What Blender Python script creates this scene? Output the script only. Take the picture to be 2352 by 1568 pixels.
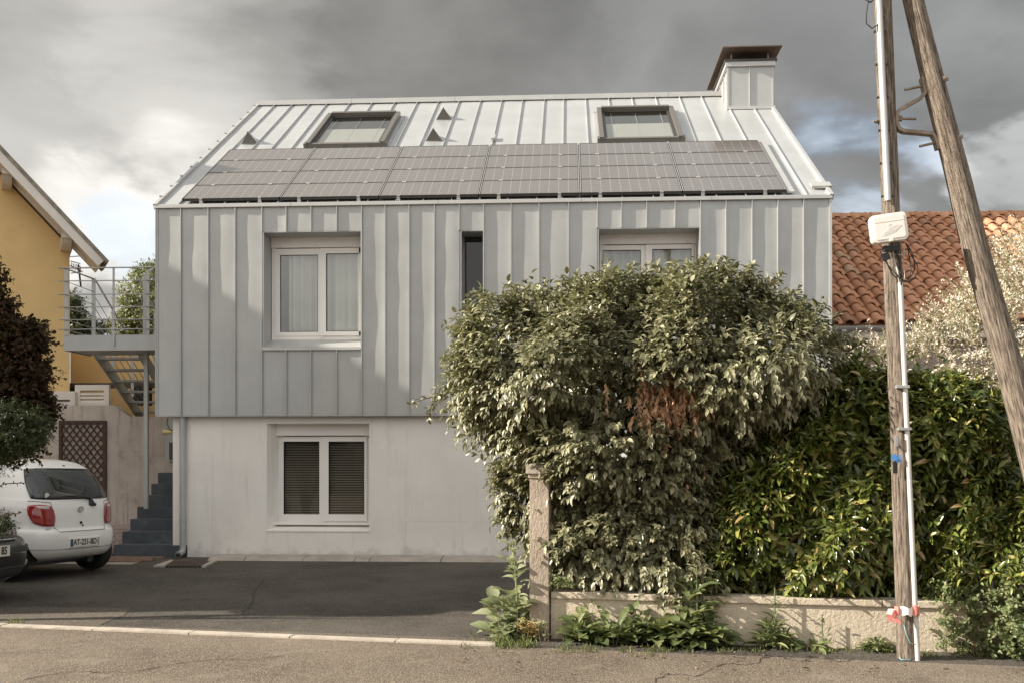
import bpy, bmesh, math, random
import numpy as np
from mathutils import Vector, Matrix, noise

for o in list(bpy.data.objects): bpy.data.objects.remove(o, do_unlink=True)
SC = bpy.context.scene
COL = SC.collection
R_ = math.radians
random.seed(7); RNG = np.random.default_rng(7)

# ------------------------------------------------------------------ camera
FPX = 2268.0                       # focal length in pixels of a 2352 px wide picture
TH = R_(3.23)
CAM = Vector((6.87, -16.15, 1.6))
FW = Vector((-math.sin(TH), math.cos(TH), 0)); RT = Vector((math.cos(TH), math.sin(TH), 0)); UP = Vector((0, 0, 1))
cd = bpy.data.cameras.new('camera'); cam = bpy.data.objects.new('camera', cd); COL.objects.link(cam)
cam.location = CAM; cam.rotation_euler = (R_(90), 0, TH)
cd.sensor_width = 36; cd.lens = 36 * FPX / 2352; cd.shift_y = 276 / 2352
cd.clip_start = 0.1; cd.clip_end = 3000
SC.camera = cam

# ------------------------------------------------------------------ sun, sky, exposure
SUN_AZ, SUN_EL = R_(10), R_(27)
ld = Vector((math.cos(SUN_EL) * math.cos(SUN_AZ), math.cos(SUN_EL) * math.sin(SUN_AZ), -math.sin(SUN_EL)))
sl = bpy.data.lights.new('sun', 'SUN'); sl.energy = 5.0; sl.angle = R_(0.55); sl.color = (1.0, 0.92, 0.80)
so = bpy.data.objects.new('sun', sl); COL.objects.link(so)
so.rotation_euler = ld.to_track_quat('-Z', 'Y').to_euler()
W = bpy.data.worlds.new("World"); SC.world = W; W.use_nodes = True
wn = W.node_tree; wn.nodes.clear()
def N_(nt, t, **kw):
    n = nt.nodes.new(t)
    for k, v in kw.items():
        if k == 'inp':
            for kk, vv in v.items(): n.inputs[kk].default_value = vv
        else: setattr(n, k, v)
    return n
def math_node(nt, op, a, b=None, clamp=False):
    n = nt.nodes.new('ShaderNodeMath'); n.operation = op; n.use_clamp = clamp
    for i, v in enumerate((a, b)):
        if v is None: continue
        if isinstance(v, (int, float)): n.inputs[i].default_value = v
        else: nt.links.new(v, n.inputs[i])
    return n.outputs[0]
def mapr(nt, v, a, b, c=0., d=1., smooth=True):
    n = nt.nodes.new('ShaderNodeMapRange'); n.clamp = True
    if smooth: n.interpolation_type = 'SMOOTHSTEP'
    nt.links.new(v, n.inputs[0])
    for i, x in zip((1, 2, 3, 4), (a, b, c, d)): n.inputs[i].default_value = x
    return n.outputs[0]
def mixc(nt, f, a, b, blend='MIX'):
    n = nt.nodes.new('ShaderNodeMix'); n.data_type = 'RGBA'; n.blend_type = blend
    def s(i, v):
        if isinstance(v, tuple): n.inputs[i].default_value = (*v[:3], 1)
        elif isinstance(v, (int, float)): n.inputs[i].default_value = v
        else: nt.links.new(v, n.inputs[i])
    s(0, f); s(6, a); s(7, b)
    return n.outputs[2]
def build_world():
    nt = wn
    tc = N_(nt, 'ShaderNodeTexCoord')
    nrm = N_(nt, 'ShaderNodeVectorMath', operation='NORMALIZE'); nt.links.new(tc.outputs['Generated'], nrm.inputs[0])
    D = nrm.outputs[0]
    sep = N_(nt, 'ShaderNodeSeparateXYZ'); nt.links.new(D, sep.inputs[0])
    # cloud layer coordinates: direction divided by height, like looking at a flat cloud deck
    zz = math_node(nt, 'MAXIMUM', sep.outputs[2], 0.0)
    zz = math_node(nt, 'ADD', zz, 0.30)
    dv = N_(nt, 'ShaderNodeVectorMath', operation='DIVIDE'); nt.links.new(D, dv.inputs[0])
    cmb = N_(nt, 'ShaderNodeCombineXYZ'); 
    for i in range(3): nt.links.new(zz, cmb.inputs[i])
    nt.links.new(cmb.outputs[0], dv.inputs[1])
    def noise_(scale, det, rough, off, dist=0.):
        mp = N_(nt, 'ShaderNodeMapping'); mp.inputs['Location'].default_value = off; mp.inputs['Scale'].default_value = (1, 1, 1.3)
        nt.links.new(dv.outputs[0], mp.inputs[0])
        n = N_(nt, 'ShaderNodeTexNoise'); n.inputs['Scale'].default_value = scale; n.inputs['Detail'].default_value = det
        n.inputs['Roughness'].default_value = rough; n.inputs['Distortion'].default_value = dist
        nt.links.new(mp.outputs[0], n.inputs[0]); return n.outputs[0]
    n1 = noise_(1.6, 6, .52, (3.1, 1.2, .4), .3)
    n2 = noise_(3.4, 7, .54, (8.2, 4.4, 2.1), .4)
    def toward(px, py, wide, soft, amt=1.):
        v = (FW + RT * ((px - 1176) / FPX) + UP * ((1060 - py) / FPX)).normalized()
        dt = N_(nt, 'ShaderNodeVectorMath', operation='DOT_PRODUCT'); nt.links.new(D, dt.inputs[0]); dt.inputs[1].default_value = v
        # edge broken up with the cloud noise
        e = math_node(nt, 'ADD', dt.outputs['Value'], math_node(nt, 'MULTIPLY', math_node(nt, 'SUBTRACT', n2, .5), soft * .006))
        e = math_node(nt, 'ADD', e, math_node(nt, 'MULTIPLY', math_node(nt, 'SUBTRACT', n1, .5), soft * .03))
        return mapr(nt, e, math.cos(R_(wide)), math.cos(R_(wide * .15)), 0., amt)
    # dark storm clouds ahead, brighter broken cloud on the sun's side and behind
    back = math_node(nt, 'ADD', math_node(nt, 'MULTIPLY', sep.outputs[0], -0.35), math_node(nt, 'MULTIPLY', sep.outputs[1], -1.0))
    bk = mapr(nt, back, -0.55, 0.6)
    zen = mapr(nt, sep.outputs[2], .42, .85, 0., .15)
    base = math_node(nt, 'ADD', math_node(nt, 'MULTIPLY', bk, 0.42), 0.115)
    base = math_node(nt, 'ADD', base, zen)
    base = math_node(nt, 'MULTIPLY', base, mapr(nt, n1, .32, .68, .76, 1.24))
    base = math_node(nt, 'MULTIPLY', base, mapr(nt, n2, .32, .68, .85, 1.15))
    low = mapr(nt, sep.outputs[2], 0.14, 0.40)
    lowb = math_node(nt, 'MULTIPLY', math_node(nt, 'SUBTRACT', 1., low), .05)
    base = math_node(nt, 'ADD', base, lowb)
    for (px, py, wd, sf, am) in ((60, 280, 11, 3.2, .085), (-150, 620, 24, 3., .06), (450, 260, 6, 2.2, .05), (2330, 485, 5, 2.0, .13), (2010, 450, 4.5, 1.6, .16), (300, 600, 6, 1.5, .16), (300, 480, 12, 3, .04),
                                 (2350, 20, 12, 3, .05), (1050, 640, 30, 4, .03), (1980, 20, 14, 3, .03)):
        base = math_node(nt, 'ADD', base, toward(px, py, wd, sf, am))
    for (px, py, wd, sf, am) in ((1000, 120, 14, 3.2, -.025), (150, 30, 12, 3, -.03), (2280, 320, 7, 2.4, -.055), (1900, 300, 7, 2.4, -.03), (2000, 200, 10, 3, -.02)):
        base = math_node(nt, 'ADD', base, toward(px, py, wd, sf, am))
    tint = mixc(nt, mapr(nt, sep.outputs[0], -0.35, 0.45), (1.0, .972, .915), (.965, .98, .985))
    vm = N_(nt, 'ShaderNodeVectorMath', operation='SCALE'); nt.links.new(tint, vm.inputs[0]); nt.links.new(base, vm.inputs['Scale'])
    bg_c = N_(nt, 'ShaderNodeBackground'); nt.links.new(vm.outputs[0], bg_c.inputs[0]); bg_c.inputs[1].default_value = 1.0
    sky = N_(nt, 'ShaderNodeTexSky'); sky.sky_type = 'NISHITA'; sky.sun_disc = False
    sky.sun_elevation = SUN_EL; sky.sun_rotation = math.atan2(-ld.x, -ld.y)
    bg_s = N_(nt, 'ShaderNodeBackground'); nt.links.new(sky.outputs[0], bg_s.inputs[0]); bg_s.inputs[1].default_value = 0.12
    mask = math_node(nt, 'MULTIPLY', toward(1985, 395, 4.5, 1.2, .30), 1.0)
    mask = math_node(nt, 'ADD', mask, toward(300, 590, 3, .8, .3))
    mask = math_node(nt, 'ADD', mask, mapr(nt, n1, .68, .85, 0., .3), True)
    mx = N_(nt, 'ShaderNodeMixShader'); nt.links.new(mask, mx.inputs[0]); nt.links.new(bg_c.outputs[0], mx.inputs[1]); nt.links.new(bg_s.outputs[0], mx.inputs[2])
    out = N_(nt, 'ShaderNodeOutputWorld'); nt.links.new(mx.outputs[0], out.inputs[0])
build_world()
SC.view_settings.view_transform = 'Standard'; SC.view_settings.look = 'None'
SC.view_settings.exposure = 1.0; SC.view_settings.gamma = 1.0
SC.view_settings.use_curve_mapping = False
SC.render.engine = 'CYCLES'

# ------------------------------------------------------------------ placing helpers
def ray(px, py): return FW + RT * ((px - 1176) / FPX) + UP * ((1060 - py) / FPX)
def P(px, py, d): return CAM + ray(px, py) * d                      # at camera depth d
def atY(px, py, Y):
    r = ray(px, py); return CAM + r * ((Y - CAM.y) / r.y)
def atZ(px, py, z=0.):
    r = ray(px, py); return CAM + r * ((z - CAM.z) / r.z)
def atPlane(px, py, p0, n):
    r = ray(px, py); return CAM + r * ((p0 - CAM).dot(n) / r.dot(n))

# ------------------------------------------------------------------ object helpers
def root_loc(o):
    v = Vector((0, 0, 0))
    while o is not None: v += o.location; o = o.parent
    return v
def tag(o, label=None, cat=None, group=None, kind=None):
    if label: o['label'] = label
    if cat: o['category'] = cat
    if group: o['group'] = group
    if kind: o['kind'] = kind
    return o
def thing(name, label, cat, loc=(0, 0, 0), rz=0., group=None):
    o = bpy.data.objects.new(name, None); COL.objects.link(o); o.location = loc; o.rotation_euler = (0, 0, rz)
    o.empty_display_size = .2
    return tag(o, label, cat, group)
def link(name, me, mat, parent=None, local=False, kind=None, loc=None):
    o = bpy.data.objects.new(name, me); COL.objects.link(o)
    if mat is not None:
        for m in (mat if isinstance(mat, (list, tuple)) else [mat]): me.materials.append(m)
    if parent is not None:
        o.parent = parent
        if not local:
            off = root_loc(parent)
            me.transform(Matrix.Translation(-off))
    if loc is not None: o.location = loc
    if kind: o['kind'] = kind
    return o
class MB:
    """collects simple shapes into one mesh"""
    def __init__(s): s.v = []; s.f = []; s.mi = []; s.m = 0
    def add(s, vs, fs):
        b = len(s.v); s.v += [tuple(v) for v in vs]
        for f in fs: s.f.append(tuple(i + b for i in f)); s.mi.append(s.m)
        return s
    def box(s, x0, x1, y0, y1, z0, z1):
        return s.add([(x0,y0,z0),(x1,y0,z0),(x1,y1,z0),(x0,y1,z0),(x0,y0,z1),(x1,y0,z1),(x1,y1,z1),(x0,y1,z1)],
                     [(0,3,2,1),(4,5,6,7),(0,1,5,4),(1,2,6,5),(2,3,7,6),(3,0,4,7)])
    def hexa(s, p):      # 8 points, bottom 4 ccw then top 4
        return s.add(p, [(0,3,2,1),(4,5,6,7),(0,1,5,4),(1,2,6,5),(2,3,7,6),(3,0,4,7)])
    def obox(s, c, ax, ay, az):   # centre and half-axis vectors
        c = Vector(c); ax = Vector(ax); ay = Vector(ay); az = Vector(az)
        return s.hexa([c-ax-ay-az, c+ax-ay-az, c+ax+ay-az, c-ax+ay-az, c-ax-ay+az, c+ax-ay+az, c+ax+ay+az, c-ax+ay+az])
    def quad(s, a, b, c, d): return s.add([a, b, c, d], [(0, 1, 2, 3)])
    def prism(s, poly, off):     # polygon (3d points) extruded by vector
        n = len(poly); off = Vector(off); p = [Vector(q) for q in poly]
        return s.add(p + [q + off for q in p], [tuple(range(n))[::-1], tuple(range(n, 2*n))] + [(i, (i+1) % n, n + (i+1) % n, n + i) for i in range(n)])
    def tube(s, pts, r, n=8, cap=True):
        pts = [Vector(p) for p in pts]; rs = r if isinstance(r, (list, tuple)) else [r] * len(pts)
        rings = []
        prev = None
        for i, p in enumerate(pts):
            t = (pts[min(i+1, len(pts)-1)] - pts[max(i-1, 0)]).normalized()
            if prev is None:
                a = t.orthogonal().normalized()
            else:
                a = (prev - t * prev.dot(t)).normalized()
            prev = a; b = t.cross(a)
            rings.append([p + (a * math.cos(2*math.pi*k/n) + b * math.sin(2*math.pi*k/n)) * rs[i] for k in range(n)])
        vs = [v for rg in rings for v in rg]; fs = []
        for i in range(len(pts)-1):
            for k in range(n): fs.append((i*n+k, i*n+(k+1) % n, (i+1)*n+(k+1) % n, (i+1)*n+k))
        if cap: fs.append(tuple(range(n))[::-1]); fs.append(tuple((len(pts)-1)*n+k for k in range(n)))
        return s.add(vs, fs)
    def mesh(s, name='m', smooth=False, bevel=0., sharp=None):
        me = bpy.data.meshes.new(name); me.from_pydata(s.v, [], s.f)
        if max(s.mi, default=0) > 0: me.polygons.foreach_set('material_index', s.mi)
        bm = bmesh.new(); bm.from_mesh(me)
        bmesh.ops.recalc_face_normals(bm, faces=bm.faces)
        if bevel > 0:
            es = [e for e in bm.edges if len(e.link_faces) == 2 and e.calc_face_angle(0) > .5]
            bmesh.ops.bevel(bm, geom=es, offset=bevel, segments=2, affect='EDGES', profile=.7)
        bm.to_mesh(me); bm.free()
        if smooth:
            me.polygons.foreach_set('use_smooth', [True]*len(me.polygons))
            if sharp: me.set_sharp_from_angle(angle=R_(sharp))
        return me
    def build(s, name, mat, parent=None, smooth=False, bevel=0., kind=None, sharp=None, label=None):
        o = link(name, s.mesh(name, smooth, bevel, sharp), mat, parent, kind=kind)
        if label: o['label'] = label
        return o
def copy_tree(o, parent=None):
    c = o.copy(); COL.objects.link(c); c.parent = parent
    for ch in list(o.children): copy_tree(ch, c)
    return c
def rrect(cx, cz, hw, hh, r, n=4):
    pts = []
    for (sx, sz, a0) in ((1, 1, 0), (-1, 1, 90), (-1, -1, 180), (1, -1, 270)):
        for k in range(n+1):
            a = R_(a0 + 90*k/n); pts.append((cx + sx*(hw-r) + r*math.cos(a), cz + sz*(hh-r) + r*math.sin(a)))
    return pts

# ------------------------------------------------------------------ materials
MAT = {}
def mat(name, col, rough=.6, metal=0., bump=0., bscale=20., var=0., vscale=3., spec=.5, trans=0., coat=0., stretch=None, detail=4, dirt=None, streak=None, coords='Object'):
    m = bpy.data.materials.new(name); m.use_nodes = True; nt = m.node_tree; b = nt.nodes['Principled BSDF']
    b.inputs['Base Color'].default_value = (*col, 1); b.inputs['Roughness'].default_value = rough; b.inputs['Metallic'].default_value = metal
    b.inputs['Specular IOR Level'].default_value = spec
    if coat: b.inputs['Coat Weight'].default_value = coat; b.inputs['Coat Roughness'].default_value = .04
    tc = N_(nt, 'ShaderNodeTexCoord'); mp = N_(nt, 'ShaderNodeMapping'); nt.links.new(tc.outputs[coords], mp.inputs[0])
    if stretch: mp.inputs['Scale'].default_value = stretch
    def nz(scale, det=detail, rg=.6, vec=None):
        n = N_(nt, 'ShaderNodeTexNoise'); n.inputs['Scale'].default_value = scale; n.inputs['Detail'].default_value = det; n.inputs['Roughness'].default_value = rg
        nt.links.new(vec or mp.outputs[0], n.inputs[0]); return n.outputs[0]
    c = None
    if var:
        f = mapr(nt, nz(vscale), .3, .7)
        c = mixc(nt, f, tuple(x*(1-var) for x in col), tuple(min(1, x*(1+var)) for x in col))
    if streak:      # vertical rain streaks: (colour, amount)
        mp2 = N_(nt, 'ShaderNodeMapping'); nt.links.new(tc.outputs[coords], mp2.inputs[0]); mp2.inputs['Scale'].default_value = (9, 9, .55)
        f = mapr(nt, nz(1.2, 6, .65, mp2.outputs[0]), .52, .75, 0., streak[1])
        c = mixc(nt, f, c if c is not None else col, streak[0])
    if dirt:        # blotches: (colour, scale, lo, hi, amount)
        f = mapr(nt, nz(dirt[1], 8, .7), dirt[2], dirt[3], 0., dirt[4])
        c = mixc(nt, f, c if c is not None else col, dirt[0])
    if c is not None: nt.links.new(c, b.inputs['Base Color'])
    if bump:
        bp = N_(nt, 'ShaderNodeBump'); bp.inputs['Strength'].default_value = bump; bp.inputs['Distance'].default_value = .02
        nt.links.new(nz(bscale, 6, .65), bp.inputs['Height']); nt.links.new(bp.outputs[0], b.inputs['Normal'])
    MAT[name] = m
    return m
mat('zinc', (.42, .425, .415), .42, .30, .06, 3., .06, 1.4, streak=((.33, .33, .315), .3))
mat('zinc_trim', (.50, .50, .485), .38, .35, .04, 4., .05, 2.)
mat('zinc_roof', (.50, .51, .51), .36, .40, .08, 2.5, .06, 1.2)
mat('render_white', (.82, .785, .735), .85, 0, .25, 60., .045, 1.1, dirt=((.45, .42, .38), 1.7, .56, .8, .35), streak=((.50, .465, .42), .22))
mat('render_old', (.52, .455, .40), .9, 0, .5, 45., .10, 2.2, dirt=((.22, .18, .15), 2.6, .52, .74, .75), streak=((.24, .19, .16), .75))
mat('yellow_render', (.78, .55, .255), .9, 0, .25, 70., .05, 1.2, dirt=((.52, .34, .14), .8, .55, .8, .5))
mat('white_paint', (.74, .69, .62), .5, 0, .05, 30., .04, 3.)
mat('pvc', (.84, .81, .77), .35, 0, .02, 10., .02, 3.)
mat('dark_seal', (.02, .02, .02), .6)
mat('black_metal', (.05, .046, .042), .4, .2, .05, 20.)
mat('skylight_frame', (.155, .145, .13), .38, .3, .03, 20.)
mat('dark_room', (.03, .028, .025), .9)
mat('concrete', (.40, .35, .30), .9, 0, .5, 60., .14, 2.5, dirt=((.20, .17, .14), 3., .5, .75, .7))
mat('kerb', (.44, .385, .32), .9, 0, .5, 70., .12, 3., dirt=((.26, .22, .18), 5., .5, .72, .7))
mat('wall_cream', (.56, .48, .37), .9, 0, .7, 30., .08, 2., dirt=((.30, .24, .17), 2.2, .5, .75, .65), streak=((.33, .27, .19), .45))
mat('pillar', (.40, .33, .26), .95, 0, .9, 45., .14, 4., dirt=((.22, .17, .13), 5., .5, .75, .6), stretch=(1, 1, .5))
mat('step_blue', (.07, .082, .092), .8, 0, .35, 50., .18, 4., dirt=((.17, .18, .18), 3., .55, .75, .6))
mat('steel_paint', (.40, .405, .395), .45, .1, .05, 20., .05, 3.)
mat('trellis', (.075, .04, .028), .8, 0, .3, 40.)
mat('wood_pole', (.33, .25, .18), .95)
mat('galv', (.50, .49, .48), .40, .6, .08, 8., .12, 3., stretch=(1, 1, .3))
mat('conduit', (.60, .57, .54), .42, .15, .06, 20., .08, 5.)
mat('box_white', (.80, .75, .70), .4, 0, .02, 20.)
mat('rust_steel', (.27, .22, .17), .55, .5, .2, 60., .25, 12., dirt=((.16, .07, .03), 9., .5, .7, .6))
mat('cable', (.02, .019, .018), .6)
mat('cable_light', (.5, .45, .4), .6)
mat('ribbon_red', (.70, .22, .18), .5)
mat('ribbon_white', (.85, .80, .76), .5)
mat('blue_plastic', (.05, .16, .38), .45)
mat('curtain', (.50, .50, .46), .9, 0, .05, 20.)
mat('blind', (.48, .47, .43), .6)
mat('yellow_plastic', (.55, .45, .2), .5)
mat('tile', (.46, .225, .115), .85, 0, .4, 40., .2, 6., dirt=((.13, .075, .05), 9., .5, .75, .75))
mat('soil', (.10, .08, .06), .95, 0, .8, 30., .3, 8.)
mat('bark', (.09, .065, .05), .95, 0, .8, 30., .2, 6.)
mat('car_white', (.88, .86, .82), .32, 0, 0, coat=.5)
mat('car_black', (.02, .02, .022), .25, 0, 0, coat=1.)
mat('car_plastic', (.045, .045, .045), .6)
mat('tyre', (.018, .018, .018), .85)
mat('chrome', (.6, .6, .6), .15, 1.)
mat('car_glass', (.03, .032, .03), .05, 0, 0, spec=.8)
mat('lamp_red', (.30, .012, .012), .12, 0, 0, coat=1.)
mat('lamp_clear', (.55, .45, .42), .1, 0, 0, coat=1.)
mat('plate_white', (.78, .76, .68), .4)
mat('plate_blue', (.03, .09, .2), .4)
mat('print_black', (.02, .02, .02), .6)
mat('seam_dark', (.16, .155, .15), .7)
mat('brick', (.19, .12, .085), .9, 0, .5, 50., .22, 6., dirt=((.14, .10, .08), 4., .5, .75, .6))
mat('drain', (.09, .045, .035), .7, .3, .3, 40.)
mat('rose_wall', (.45, .36, .33), .95, 0, 1., 60., .3, 20.)

def glass_mat(name, refl, rough=.02, tint=(.8, .82, .8)):
    m = bpy.data.materials.new(name); m.use_nodes = True; nt = m.node_tree; nt.nodes.clear()
    g = N_(nt, 'ShaderNodeBsdfGlossy'); g.inputs['Roughness'].default_value = rough; g.inputs['Color'].default_value = (1, 1, 1, 1)
    t = N_(nt, 'ShaderNodeBsdfTransparent'); t.inputs['Color'].default_value = (*tint, 1)
    lw = N_(nt, 'ShaderNodeLayerWeight'); lw.inputs[0].default_value = .5
    f = mapr(nt, lw.outputs['Facing'], 0., 1., refl, 1., False)
    f2 = math_node(nt, 'POWER', lw.outputs['Facing'], 5.)
    f = math_node(nt, 'ADD', math_node(nt, 'MULTIPLY', f2, 1-refl), refl, True)
    x = N_(nt, 'ShaderNodeMixShader'); nt.links.new(f, x.inputs[0]); nt.links.new(t.outputs[0], x.inputs[1]); nt.links.new(g.outputs[0], x.inputs[2])
    o = N_(nt, 'ShaderNodeOutputMaterial'); nt.links.new(x.outputs[0], o.inputs[0]); MAT[name] = m; return m
glass_mat('glass', .16); glass_mat('glass_dark', .05, .03, (.62, .62, .6)); glass_mat('glass_car', .14, .02, (.35, .37, .35))

def pole_mat():
    m = MAT['wood_pole']; nt = m.node_tree; b = nt.nodes['Principled BSDF']
    tc = N_(nt, 'ShaderNodeTexCoord'); mp = N_(nt, 'ShaderNodeMapping'); mp.inputs['Scale'].default_value = (48, 48, 3.2)
    nt.links.new(tc.outputs['Object'], mp.inputs[0])
    n = N_(nt, 'ShaderNodeTexNoise'); n.inputs['Scale'].default_value = 1.6; n.inputs['Detail'].default_value = 9; n.inputs['Roughness'].default_value = .72
    nt.links.new(mp.outputs[0], n.inputs[0])
    cr = N_(nt, 'ShaderNodeValToRGB'); e = cr.color_ramp.elements
    e[0].position = .36; e[0].color = (.035, .025, .018, 1); e[1].position = .66; e[1].color = (.52, .44, .35, 1)
    x = e.new(.44); x.color = (.17, .13, .10, 1); x = e.new(.53); x.color = (.34, .275, .215, 1)
    nt.links.new(n.outputs[0], cr.inputs[0])
    mp2 = N_(nt, 'ShaderNodeMapping'); mp2.inputs['Scale'].default_value = (6, 6, 3.); nt.links.new(tc.outputs['Object'], mp2.inputs[0])
    n2 = N_(nt, 'ShaderNodeTexNoise'); n2.inputs['Scale'].default_value = 3.; n2.inputs['Detail'].default_value = 6; nt.links.new(mp2.outputs[0], n2.inputs[0])
    c = mixc(nt, mapr(nt, n2.outputs[0], .5, .75, 0., .55), cr.outputs[0], (.10, .075, .055))
    nt.links.new(c, b.inputs['Base Color'])
    bp = N_(nt, 'ShaderNodeBump'); bp.inputs['Strength'].default_value = 1.; bp.inputs['Distance'].default_value = .05
    nt.links.new(n.outputs[0], bp.inputs['Height']); nt.links.new(bp.outputs[0], b.inputs['Normal'])
pole_mat()

def asphalt(name, dark, light, stone, bscale=90., patches=None):
    m = bpy.data.materials.new(name); m.use_nodes = True; nt = m.node_tree; b = nt.nodes['Principled BSDF']
    b.inputs['Roughness'].default_value = .88; b.inputs['Specular IOR Level'].default_value = .3
    tc = N_(nt, 'ShaderNodeTexCoord')
    def nz(s, d=5, r=.6):
        n = N_(nt, 'ShaderNodeTexNoise'); n.inputs['Scale'].default_value = s; n.inputs['Detail'].default_value = d; n.inputs['Roughness'].default_value = r
        nt.links.new(tc.outputs['Object'], n.inputs[0]); return n.outputs[0]
    big = mapr(nt, nz(.55, 6, .62), .35, .65); c = mixc(nt, big, dark, light)
    v = N_(nt, 'ShaderNodeTexVoronoi'); v.inputs['Scale'].default_value = bscale; nt.links.new(tc.outputs['Object'], v.inputs[0])
    sp = N_(nt, 'ShaderNodeSeparateColor'); nt.links.new(v.outputs['Color'], sp.inputs[0])
    c = mixc(nt, mapr(nt, sp.outputs[0], .45, 1., 0., .8), c, stone)
    c = mixc(nt, mapr(nt, sp.outputs[1], .6, 1., 0., .6), c, tuple(x*.4 for x in dark))
    if patches:
        c = mixc(nt, mapr(nt, nz(2.1, 3, .5), .60, .66, 0., patches[1]), c, patches[0])
        c = mixc(nt, mapr(nt, nz(1.3, 7, .7), .56, .72, 0., .5), c, tuple(x*.55 for x in dark))
    nt.links.new(c, b.inputs['Base Color'])
    bp = N_(nt, 'ShaderNodeBump'); bp.inputs['Strength'].default_value = .75; bp.inputs['Distance'].default_value = .008
    h = math_node(nt, 'SUBTRACT', math_node(nt, 'MULTIPLY', nz(bscale*1.2, 4, .7), .9), v.outputs['Distance'])
    nt.links.new(h, bp.inputs['Height']); nt.links.new(bp.outputs[0], b.inputs['Normal'])
    MAT[name] = m
asphalt('asphalt_dark', (.045, .039, .033), (.10, .087, .073), (.16, .14, .115), 95., ((.12, .10, .082), .35))
asphalt('asphalt_street', (.125, .098, .073), (.20, .163, .125), (.34, .28, .215), 110., ((.27, .23, .18), .35))
asphalt('asphalt_patch', (.09, .075, .06), (.14, .12, .095), (.24, .20, .16), 100.)

def leaf_mat(name, cols, rough=.35, edge=None, trans=.25, vein=None, spec=.5):
    """cols: list of (pos, colour) looked up by a per-leaf random number"""
    m = bpy.data.materials.new(name); m.use_nodes = True; nt = m.node_tree; b = nt.nodes['Principled BSDF']
    at = N_(nt, 'ShaderNodeAttribute', attribute_name='rnd'); oi = N_(nt, 'ShaderNodeObjectInfo')
    r = math_node(nt, 'FRACT', math_node(nt, 'ADD', at.outputs['Fac'], oi.outputs['Random']))
    cr = N_(nt, 'ShaderNodeValToRGB'); e = cr.color_ramp.elements
    e[0].position = cols[0][0]; e[0].color = (*cols[0][1], 1); e[1].position = cols[-1][0]; e[1].color = (*cols[-1][1], 1)
    for p_, c_ in cols[1:-1]: x = e.new(p_); x.color = (*c_, 1)
    nt.links.new(r, cr.inputs[0]); c = cr.outputs[0]
    ed = N_(nt, 'ShaderNodeAttribute', attribute_name='edge')
    if edge: c = mixc(nt, mapr(nt, ed.outputs['Fac'], .35, 1., 0., edge[1]), c, edge[0])
    if vein: c = mixc(nt, mapr(nt, ed.outputs['Fac'], .0, .14, vein[1], 0.), c, vein[0])
    nt.links.new(c, b.inputs['Base Color']); b.inputs['Roughness'].default_value = rough; b.inputs['Specular IOR Level'].default_value = spec
    tl = N_(nt, 'ShaderNodeBsdfTranslucent'); nt.links.new(mixc(nt, .5, c, (.30, .34, .08), 'MIX'), tl.inputs[0])
    mx = N_(nt, 'ShaderNodeMixShader'); mx.inputs[0].default_value = trans
    nt.links.new(b.outputs[0], mx.inputs[1]); nt.links.new(tl.outputs[0], mx.inputs[2])
    nt.links.new(mx.outputs[0], nt.nodes['Material Output'].inputs[0]); MAT[name] = m
leaf_mat('leaf_silver', [(0, (.06, .064, .03)), (.4, (.14, .14, .07)), (.75, (.24, .235, .125)), (1, (.44, .41, .26))], .38, ((.52, .48, .32), .45), .14, ((.32, .31, .18), .5), .6)
leaf_mat('leaf_brown', [(0, (.32, .17, .085)), (1, (.66, .43, .27))], .6, None, .2)
leaf_mat('leaf_laurel', [(0, (.032, .05, .010)), (.4, (.09, .12, .022)), (.75, (.20, .23, .05)), (.93, (.38, .36, .11)), (1, (.40, .26, .12))], .27, None, .2, ((.14, .16, .05), .5), .7)
leaf_mat('leaf_pale', [(0, (.15, .16, .08)), (.35, (.34, .32, .19)), (.6, (.80, .70, .60)), (1, (.90, .77, .70))], .6, None, .3)
leaf_mat('leaf_litter', [(0, (.10, .07, .045)), (.8, (.20, .14, .085)), (1, (.32, .20, .11))], .8, None, .1)
leaf_mat('leaf_purple', [(0, (.022, .011, .007)), (.7, (.05, .02, .012)), (1, (.045, .045, .015))], .6, None, .15, None, .2)
leaf_mat('leaf_conifer', [(0, (.02, .035, .012)), (.8, (.045, .06, .018)), (1, (.12, .12, .03))], .45, None, .15)
leaf_mat('leaf_weed', [(0, (.085, .115, .045)), (.6, (.17, .205, .08)), (1, (.32, .33, .16))], .5, None, .3, ((.20, .24, .12), .6))
leaf_mat('leaf_weed_pale', [(0, (.22, .26, .13)), (.6, (.33, .36, .2)), (1, (.45, .46, .3))], .55, None, .35, ((.32, .33, .2), .5))
leaf_mat('leaf_tree', [(0, (.07, .08, .025)), (.6, (.15, .16, .06)), (1, (.30, .28, .12))], .5, None, .35)
leaf_mat('leaf_yellow', [(0, (.45, .32, .10)), (1, (.65, .45, .2))], .6, None, .3)
leaf_mat('grass', [(0, (.07, .10, .02)), (.7, (.14, .17, .05)), (1, (.30, .27, .12))], .6, None, .3)

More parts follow.
